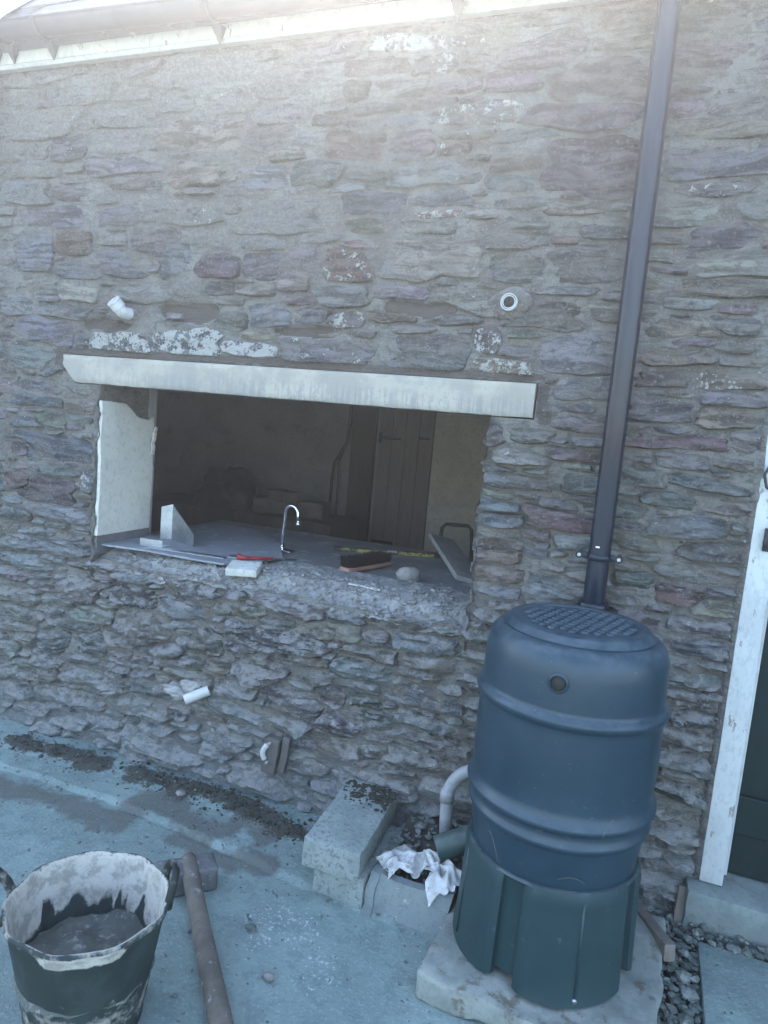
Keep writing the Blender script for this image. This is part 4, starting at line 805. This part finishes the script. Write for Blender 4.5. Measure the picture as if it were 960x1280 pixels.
# stand: a drum with four flared panels
M_STANDP = simple('dark_green_plastic', (.013, .036, .040), (.018, .043, .047), 3, .5, .10, 90, spec=.4, c3=(.07, .09, .09), f3=(.68, .76), s3=40, dust=(.16, .18, .18, .35), grain=.1)
sd_ = thing('water_butt_stand', 'dark green plastic stand with flared panels under the water butt', 'stand', (BX, BY, .075))
SZ0, SZ1 = .078, .395
mk('drum', *lathe([(.228, SZ0 + .03), (.226, .2), (.224, .36), (.232, .372), (.238, .378), (.233, .384), (.222, .384), (.215, .33), (.0, .33)], 72, (BX, BY)), M_STANDP, sd_, sharp=50)
for kk, ca in enumerate((-62, -152, 118, 28)):
    n, m = 26, 14; V = []; F = []
    for th_ in (0, -.016):
        for j in range(m):
            t = j / (m - 1)
            for i in range(n):
                u = i / (n - 1) * 2 - 1; a_ = rad(ca + u * 37.5)
                notch = .012 * max(0, 1 - abs(u) / .10) * (t > .93)
                z = SZ0 + t * (SZ1 - .012 - SZ0) - notch * t + .012 * abs(u) ** 3 * (t < .02)
                edge = .010 * max(0, (abs(u) - .86) / .14) ** 2 + .006 * max(0, (t - .92) / .08)
                r_ = .2545 - .012 * t + th_ - edge + (-.004 if (abs(u) < .80 and .04 < t < .90) else 0)
                V.append((BX + r_ * math.cos(a_), BY + r_ * math.sin(a_), z))
    o_ = n * m
    for j in range(m - 1):
        for i in range(n - 1):
            f = (j*n+i, j*n+i+1, (j+1)*n+i+1, (j+1)*n+i); F += [f, tuple(x + o_ for x in f[::-1])]
    rim = [i for i in range(n)] + [j*n + n-1 for j in range(1, m)] + [(m-1)*n + i for i in range(n-2, -1, -1)] + [j*n for j in range(m-2, 0, -1)]
    F += [(rim[(k+1) % len(rim)], rim[k], rim[k] + o_, rim[(k+1) % len(rim)] + o_) for k in range(len(rim))]
    pn_ = mk('panel', V, F, M_STANDP, sd_, sharp=55)
    c_, s_ = math.cos(rad(ca)), math.sin(rad(ca))
    mk('seam', *tube([(BX + (.2512 - .012 * t) * c_, BY + (.2512 - .012 * t) * s_, SZ0 + t * .305) for t in (0.06, .5, .92)], .0035, 8), M_STANDP, pn_)
mk('rivet', *tube([(BX + .256 * math.cos(rad(-62)), BY + .256 * math.sin(rad(-62)), .097), (BX + .246 * math.cos(rad(-62)), BY + .246 * math.sin(rad(-62)), .097)], .006, 10), M_GALV, sd_)
M_PLINTH = simple('plinth_concrete', (.265, .285, .25), (.20, .22, .195), 7, .92, .6, 50, c3=(.13, .12, .09), f3=(.58, .70), s3=16)
tag(mk('plinth_slab', *box((.60, .62, .075), (-.10, -.395, .038), (0, 0, rad(-4)), .012, cell=.028, noise=.022, freq=9, seed=8), M_PLINTH, sharp=60), 'rough broken-edged concrete slab under the water butt stand', 'slab')
# grass straws stuck to the butt
M_STRAW = simple('dry_straw', (.17, .16, .11), (.13, .12, .085), 20, .9, .1)
for k, (a0, z0, a1, z1, r_) in enumerate(((-112, .537, -92, .533, .2445), (-96, .533, -76, .535, .2445), (-60, .55, -54, .60, .2625), (-128, .47, -118, .40, .243), (-80, .42, -64, .415, .2415))):
    pts = [(BX + (r_ + .001) * math.cos(rad(a0 + (a1 - a0) * t)), BY + (r_ + .001) * math.sin(rad(a0 + (a1 - a0) * t)), z0 + (z1 - z0) * t + .012 * math.sin(t * 3.1)) for t in np.linspace(0, 1, 8)]
    tag(mk('grass_straw', *tube(pts, .0006, 5), M_STRAW), ('dry straw caught on the left of the middle rib', 'dry straw caught along the front of the middle rib', 'short dry straw standing up from the middle rib', 'dry straw hanging on the left below the ribs', 'dry straw lying at the foot of the butt body')[k] + ' of the water butt', 'straw', 'straws stuck to the water butt')

# ------------------------------------------------------------------ blocks, trough, rag, drain pipes
M_BLOCK = simple('aggregate_block', (.285, .325, .298), (.23, .265, .245), 10, .95, .8, 130, c3=(.16, .185, .18), f3=(.58, .66), s3=70, dist=.004)
tag(mk('concrete_block', *box((.192, .40, .098), (-.790, -.252, .155), (rad(1.5), rad(2.5), rad(3)), .004, 2, cell=.03, noise=.004, freq=20), M_BLOCK, sharp=50), 'pale concrete block lying on top of the other blocks, dirt on its far end', 'block')
tag(mk('concrete_block', *box((.175, .33, .104), (-.752, -.262, .052), (0, 0, rad(-3)), .005, 2, cell=.03, noise=.006, freq=16, seed=7), M_BLOCK, sharp=50), 'lower concrete block on the ground, under the tilted pale one', 'block')
tr = thing('drain_trough', 'concrete drain trough filled with soil at the foot of the wall', 'trough', (-.545, -.29, 0))
M_TROUGH = simple('trough_concrete', (.20, .232, .225), (.155, .18, .175), 8, .92, .6, 60, c3=(.36, .36, .35), f3=(.66, .72), s3=45)
def tpanel(a, b, c, d, inx, iny, seed):
    P = [Vector(p) for p in (a, b, c, d)]; n = 14; V = []; F = []
    for s_ in (0, 1):
        for j in range(n):
            for i in range(n):
                u, v = i / (n-1), j / (n-1); p = (P[0] * (1-u) + P[1] * u) * (1-v) + (P[3] * (1-u) + P[2] * u) * v
                nz_ = .008 * float(fbm(p.x * 14, p.y * 14, p.z * 14, seed)) ; V.append((p.x + inx * s_ + nz_, p.y + iny * s_ + nz_, p.z + nz_ * .8 - .012 * math.sin(u * 3.1) * v))
    o_ = n * n
    for j in range(n - 1):
        for i in range(n - 1):
            f = (j*n+i, j*n+i+1, (j+1)*n+i+1, (j+1)*n+i); F += [f, tuple(x + o_ for x in f[::-1])]
    rim = [i for i in range(n)] + [j*n + n-1 for j in range(1, n)] + [(n-1)*n + i for i in range(n-2, -1, -1)] + [j*n for j in range(n-2, 0, -1)]
    return V, F + [(rim[(k+1) % len(rim)], rim[k], rim[k] + o_, rim[(k+1) % len(rim)] + o_) for k in range(len(rim))]
mk('side', *tpanel((-.665, -.440, 0), (-.415, -.425, 0), (-.395, -.385, .118), (-.66, -.400, .122), 0, .03, 1), M_TROUGH, tr, sharp=45)
mk('side', *tpanel((-.415, -.425, 0), (-.415, -.10, 0), (-.395, -.10, .118), (-.395, -.385, .118), -.03, 0, 2), M_TROUGH, tr, sharp=45)
mk('side', *tpanel((-.662, -.10, 0), (-.665, -.440, 0), (-.66, -.400, .122), (-.66, -.10, .122), .03, 0, 3), M_TROUGH, tr, sharp=45)
M_SOIL = simple('damp_soil', (.065, .060, .050), (.045, .042, .036), 20, .95, .7, 60)
tag(mk('trough_soil', *hgrid(np.linspace(-.645, -.415, 40), np.linspace(-.383, -.02, 50), lambda X, Y: .085 + .05 * sstep(-.3, -.08, Y) + .022 * fbm(X * 22, Y * 22, 0, 44)), M_SOIL), 'dark soil filling the drain trough', 'soil', None, 'stuff')
def in_trough(r):
    x, y = r.uniform(-.65, -.40), r.uniform(-.39, -.04); return x, y, .09 + .05 * float(sstep(-.3, -.08, y))
scatter('trough_rubble', 220, in_trough, lambda r: float(np.clip(r.lognormal(-4.0, .4), .008, .045)), M_GRAV, 61, 'small stones and crumbs lying on the soil of the trough')
# crumpled rag
def rag():
    n, m = 70, 46; u, v = np.meshgrid(np.linspace(-1, 1, n), np.linspace(-1, 1, m))
    path = np.array([[-.635, -.372], [-.585, -.315], [-.52, -.275], [-.45, -.30], [-.405, -.385]])
    t = (u + 1) / 2 * 4; k = np.clip(t.astype(int), 0, 3); f = (t - k)[..., None]; c = path[k] * (1 - f) + path[k + 1] * f
    tg = path[k + 1] - path[k]; tg /= np.linalg.norm(tg, axis=2, keepdims=True); nr = np.stack([-tg[..., 1], tg[..., 0]], 2)
    wd = .055 + .022 * vn(u * 2.5, 3, 0, 71); fold = .5 * vn(u * 3, v * 1.2, 0, 72)
    P = c + nr * (v * wd + .014 * fbm(u * 5, v * 3, 0, 73))[..., None] + tg * (.018 * fbm(u * 4, v * 5, 1, 74))[..., None]
    ridge = np.abs(vn(u * 4.2 + v * 1.5, v * 1.6 - u * 1.2, 0, 75)); ridge2 = np.abs(vn(u * 7 - v * 2.4, v * 3 + u, 0, 76))
    z = .150 + .034 * (1 - v ** 2) * (.6 + fold) - .034 * ridge - .010 * ridge2 + .0015 * fbm(u * 12, v * 8, 0, 77) - .055 * sstep(.65, 1, u) * (1 - v) / 2 - .02 * sstep(-.7, -1, u)
    G_ = np.stack([P[..., 0], P[..., 1], z], 2)
    for _ in range(5): G_[1:-1, 1:-1] = .4 * G_[1:-1, 1:-1] + .15 * (G_[:-2, 1:-1] + G_[2:, 1:-1] + G_[1:-1, :-2] + G_[1:-1, 2:])
    V = G_.reshape(-1, 3); q = np.arange(n * m).reshape(m, n)
    F = np.stack([q[:-1,:-1], q[:-1,1:], q[1:,1:], q[1:,:-1]], 2).reshape(-1, 4); V2 = V - [0, 0, .002]
    rim = list(q[0, :]) + list(q[1:, -1]) + list(q[-1, -2::-1]) + list(q[-2:0:-1, 0]); N = len(V)
    return np.concatenate([V, V2]), F.tolist() + (F[:, ::-1] + N).tolist() + [(rim[(k+1) % len(rim)], rim[k], rim[k] + N, rim[(k+1) % len(rim)] + N) for k in range(len(rim))]
M_RAG = simple('dirty_white_cloth', (.58, .575, .55), (.46, .455, .43), 18, .9, .3, 120, c3=(.24, .23, .20), f3=(.60, .72), s3=26)
tag(mk('rag', *rag(), M_RAG), 'crumpled dirty white rag lying over the rubble in the trough', 'rag')
M_PVCGREY = simple('grey_waste_plastic', (.30, .31, .31), (.25, .26, .26), 10, .5, .15, 40, spec=.4, dust=(.4, .4, .38, .5))
gp = thing('grey_waste_pipe', 'grey waste pipe bending down beside the water butt into the trough', 'pipe', (-.49, -.12, .1))
mk('pipe', *tube([(-.30, -.05, .405), (-.40, -.085, .392)] + [v[:] for v in arc((-.425, -.098, .385), (-.50, -.12, .362), (-.506, -.125, .275), 10)] + [(-.502, -.128, .2), (-.495, -.13, .11)], .0215, 20), M_PVCGREY, gp)
mk('collar', *tube([(-.5065, -.1245, .262), (-.506, -.1245, .290), (-.503, -.124, .302)], .0245, 20), M_PVCGREY, gp)
M_GRNP = simple('dark_green_drain_plastic', (.016, .045, .042), (.02, .05, .046), 8, .45, .1, 40, spec=.4, dust=(.2, .21, .2, .4))
gd = thing('drain_pipe', 'dark green open drain pipe lying from the butt over the trough', 'pipe', (-.42, -.23, .15))
p0, p1 = Vector((-.492, -.262, .168)), Vector((-.30, -.16, .245)); d = (p0 - p1).normalized()
g = Geo(); ring_end(g, p0, d, .041, .0035, .2); g.build('tube', M_GRNP, gd, sharp=50); mk('inside', *tube([p0 - d * .09, p0 - d * .088], .037, 24), M_BLACKIN, gd)

# ------------------------------------------------------------------ rubber tub with mortar
KX, KY, KZ, KR = -1.135, -1.10, .318, .190
tb = thing('mortar_tub', 'black rubber builder\'s tub caked with pale plaster, two loop handles', 'tub', (KX, KY, 0))
def tubr(r, z, t): return r * (1 + .020 * math.cos(2 * t + .6) + .006 * math.sin(5 * t)) + (.003 * math.sin(9 * t) if z > .29 else 0)
seg = 96
prof = [(0, .004), (.128, .004), (.136, .010), (.142, .05), (.152, .12), (.163, .19), (.175, .26), (.1835, .298), (.189, .306), (.1905, .314), (.188, .3205), (.183, .3205), (.180, .314), (.178, .30), (.170, .255), (.160, .20), (.150, .14), (.140, .08), (.134, .03)]
V, F = lathe(prof, seg, (KX, KY), tubr, cap1=True); V = np.array(V)
zt = V[:, 2]; ta = np.degrees(np.arctan2(V[:, 1] - KY, V[:, 0] - KX)); idx = np.arange(len(V)) // seg
inner = idx >= 11
def adist(a, c): return np.abs((a - c + 180) % 360 - 180)
rgh = .05 * fbm(np.cos(np.radians(ta)) * 5, np.sin(np.radians(ta)) * 5, zt * 18, 102, 4)
m_in = np.where(inner, sstep(.145, .205, zt + rgh * 1.5 - .03 * np.sin(np.radians(ta) - 1.1)) * (.80 - .25 * sstep(.305, .318, zt)), 0)
m_out = np.where(~inner, sstep(40, 22, adist(ta, -52)) * sstep(.262, .285, zt + rgh) * sstep(.318, .300, zt), 0) * .95
m_out = np.maximum(m_out, np.where(~inner & (zt > .03), .45 * sstep(.27, .12, zt), 0)); m_rim = np.where((idx >= 8) & (idx <= 12), .45, 0)
mask = np.stack([np.maximum.reduce([m_in, m_out, m_rim]), np.zeros(len(V)), np.zeros(len(V))], 1)
M_TUB = masked('caked_rubber', (.032, .048, .045), (.50, .475, .405), None, 26, .75, .35, .42)
mk('body', V, F, M_TUB, tb, attrs={'mask': mask})
V, F = lathe([(.1595, .152), (.150, .160), (.12, .152), (.07, .146), (.0, .142)], 64, (KX, KY)); V = np.array(V); V[:, 2] += .010 * fbm(V[:,0] * 20, V[:,1] * 20, 0, 105) + .004 * np.sin(np.hypot(V[:,0] - KX - .03, V[:,1] - KY) * 160)
def fillr():
    rs = np.linspace(0, .160, 22); an = np.linspace(0, 2 * np.pi, 73)[:-1]; R_, A_ = np.meshgrid(rs, an); x, y = KX + R_ * np.cos(A_), KY + R_ * np.sin(A_)
    z = .152 + .014 * (R_ / .158) ** 3 + .024 * fbm(x * 14, y * 14, 0, 105, 5) + .012 * np.abs(fbm(x * 42, y * 42, 0, 107, 4)) + .003 * np.sin(np.hypot(x - KX - .03, y - KY) * 170) - .02 * (R_ > .158)
    q = np.arange(R_.size).reshape(R_.shape); q2 = np.roll(q, -1, 0); F = np.stack([q[:, :-1], q[:, 1:], q2[:, 1:], q2[:, :-1]], 2).reshape(-1, 4)
    return np.stack([x, y, z], 2).reshape(-1, 3), F
M_DREG = simple('wet_grey_mortar', (.10, .108, .092), (.07, .076, .066), 16, .75, .5, 60, c3=(.20, .205, .185), f3=(.60, .68), s3=40)
mk('mortar_dregs', *fillr(), M_DREG, tb)
def handle(a_mid, rise, lean, spread=17):
    pts = []
    for t in np.linspace(0, math.pi, 15):
        a_ = rad(a_mid + spread * math.cos(t)); k = math.sin(t); rr_ = KR - .002 + lean * k
        pts.append((KX + rr_ * math.cos(a_), KY + rr_ * math.sin(a_), KZ - .02 + (rise + .02) * k ** .7))
    return tube(pts, .0085, 10, flat=1.35)
mk('handle', *handle(42, .050, .012), masked('caked_handle', (.02, .026, .024), (.5, .5, .45), None, 30, .7, .3, .3), tb, attrs={'mask': np.full((150, 3), .42)})
mk('handle', *handle(212, .085, .075, 15), bpy.data.materials['caked_handle'], tb, attrs={'mask': np.full((150, 3), .46)})

# ------------------------------------------------------------------ sledgehammer
M_STEEL = simple('dirty_steel', (.16, .165, .165), (.11, .112, .112), 12, .7, .3, 50, metal=.25, c3=(.30, .29, .27), f3=(.62, .72), s3=30)
M_SHAFT = simple('dirty_wood_shaft', (.155, .135, .11), (.11, .098, .082), 9, .8, .3, 40, c3=(.30, .30, .29), f3=(.64, .72), s3=22, stretch=(1, 1, 1))
sh = thing('sledgehammer', 'sledgehammer lying on the concrete behind the tub, thick brown shaft towards us', 'hammer', (-1.22, -.58, 0))
hd = Vector((.69, -.72, 0)).normalized(); hp = Vector((hd.y, -hd.x, 0)); hz = math.atan2(-hp.y, -hp.x)
mk('head', *box((.185, .088, .078), (-1.214, -.590, .040), (0, 0, hz), .010, 3, cell=.025, noise=.004, freq=14), M_STEEL, sh)
c0 = Vector((-1.205, -.585, .045))
mk('shaft', *tube([c0 - hd * .048 + Vector((0, 0, .020)), c0 - hd * .044 + Vector((0, 0, .022)), c0 + hd * .02 + Vector((0, 0, .020)), c0 + hd * .10 + Vector((0, 0, .004)), c0 + hd * .3 + Vector((0, 0, -.004)), c0 + hd * .6 + Vector((0, 0, -.012)), c0 + hd * .95 + Vector((0, 0, -.014))], [.017, .024, .0275, .0265, .0275, .029, .0295], 20), M_SHAFT, sh)

# ------------------------------------------------------------------ dirt on the ground, twigs at the left edge
def on_moss(r):
    ln = MOSS[0] if r.random() < .35 else MOSS[1]; k = r.integers(0, len(ln) - 1); t = r.random()
    x = ln[k][0] * (1-t) + ln[k+1][0] * t + r.normal(0, .06); y = min(ln[k][1] * (1-t) + ln[k+1][1] * t + r.normal(0, .045), -.045)
    return x, y, float(ground_z(np.array([x]), np.array([y]))[0])
M_MOSS = simple('dark_moss_dirt', (.055, .054, .038), (.038, .036, .028), 30, .95, .6, 90)
scatter('moss_crumbs', 1500, on_moss, lambda r: float(np.clip(r.lognormal(-5.25, .6), .003, .022)), M_MOSS, 71, 'dark moss and dirt scraped along the foot of the wall', cat='dirt')
def on_yard(r):
    x = r.uniform(-2.6, -.3); y = -.03 - abs(r.normal(0, .33)); return x, y, float(ground_z(np.array([x]), np.array([y]))[0])
scatter('yard_chips', 900, on_yard, lambda r: float(np.clip(r.lognormal(-5.2, .55), .0025, .018)), M_MORTAR, 73, 'mortar chips and grit scattered over the yard concrete')
for k, (x, y, s_, lb) in enumerate(((-1.55, -.165, .05, 'pale heart-shaped stone chip lying in the moss by the wall'), (-.79, -.80, .035, 'small round stone on the concrete right of the shaft'), (-.93, -.66, .03, 'dark crumb of mortar near the white splash'), (-1.38, -.33, .03, 'dark stone chip on the edge of the concrete strip'))):
    tag(mk('stone_chip', *blob((x, y, s_ * .25 + .004), (s_, s_ * .8, s_ * .55), 80 + k, 2, .28), M_STN if k < 2 else M_GRAV), lb, 'stone', 'loose stone chips on the yard')
def on_block(r):
    v = abs(r.normal(0, .055)); y = -.065 - v; x = r.uniform(-.885, -.70) + .0; return x, y, .2045
scatter('block_dirt', 620, on_block, lambda r: float(np.clip(r.lognormal(-4.7, .5), .004, .03)), M_MOSS, 75, 'dark dirt lying on the far end of the upper concrete block', cat='dirt')
tw = thing('trailing_twig', 'thin trailing twigs with a few leaves at the left edge of the wall', 'plant', (-2.74, -.05, 2.3))
M_TWIG = simple('twig_bark', (.30, .29, .25), (.2, .19, .16), 20, .9, .2); M_LEAF = simple('leaf_green', (.07, .11, .05), (.05, .085, .04), 12, .6, .2)
for k in range(4): mk('stem', *tube([(-2.80 + .02 * k, -.04, 2.84), (-2.765 + .012 * k + .01 * math.sin(k), -.055, 2.68), (-2.75 + .006 * k, -.06, 2.52), (-2.755 + .004 * k, -.05, 2.40 + .03 * k)], .003, 6), M_TWIG, tw)
for k in range(12):
    x, z = -2.752 + random.uniform(-.02, .022), random.uniform(2.40, 2.74); a_ = random.uniform(0, 6.28); l = .022
    c, s = math.cos(a_) * l, math.sin(a_) * l; mk('leaf', [(x - c, -.065, z - s), (x - s * .45, -.075, z + c * .45), (x + c, -.068, z + s), (x + s * .45, -.060, z - c * .45)], [(0, 1, 2), (0, 2, 3)], M_LEAF, tw)

# ------------------------------------------------------------------ mist added over the yard to stand in for lens glare
hz = mk('glare_mist', *box((96, 96, 8.2), (0, 0, 3.0)), bpy.data.materials.new('glare_mist_volume'), smooth=False)
hm = bpy.data.materials['glare_mist_volume']; hm.use_nodes = True; hm.node_tree.nodes.clear()
ho = hm.node_tree.nodes.new('ShaderNodeOutputMaterial'); hv = hm.node_tree.nodes.new('ShaderNodeVolumePrincipled')
hv.inputs['Color'].default_value = (.97, .98, 1, 1); hv.inputs['Density'].default_value = .0195; hv.inputs['Anisotropy'].default_value = .70
hm.node_tree.links.new(hv.outputs[0], ho.inputs['Volume'])
tag(hz, 'thin mist added over the yard to stand in for glare in the lens', 'glare_mist', None, 'stuff')
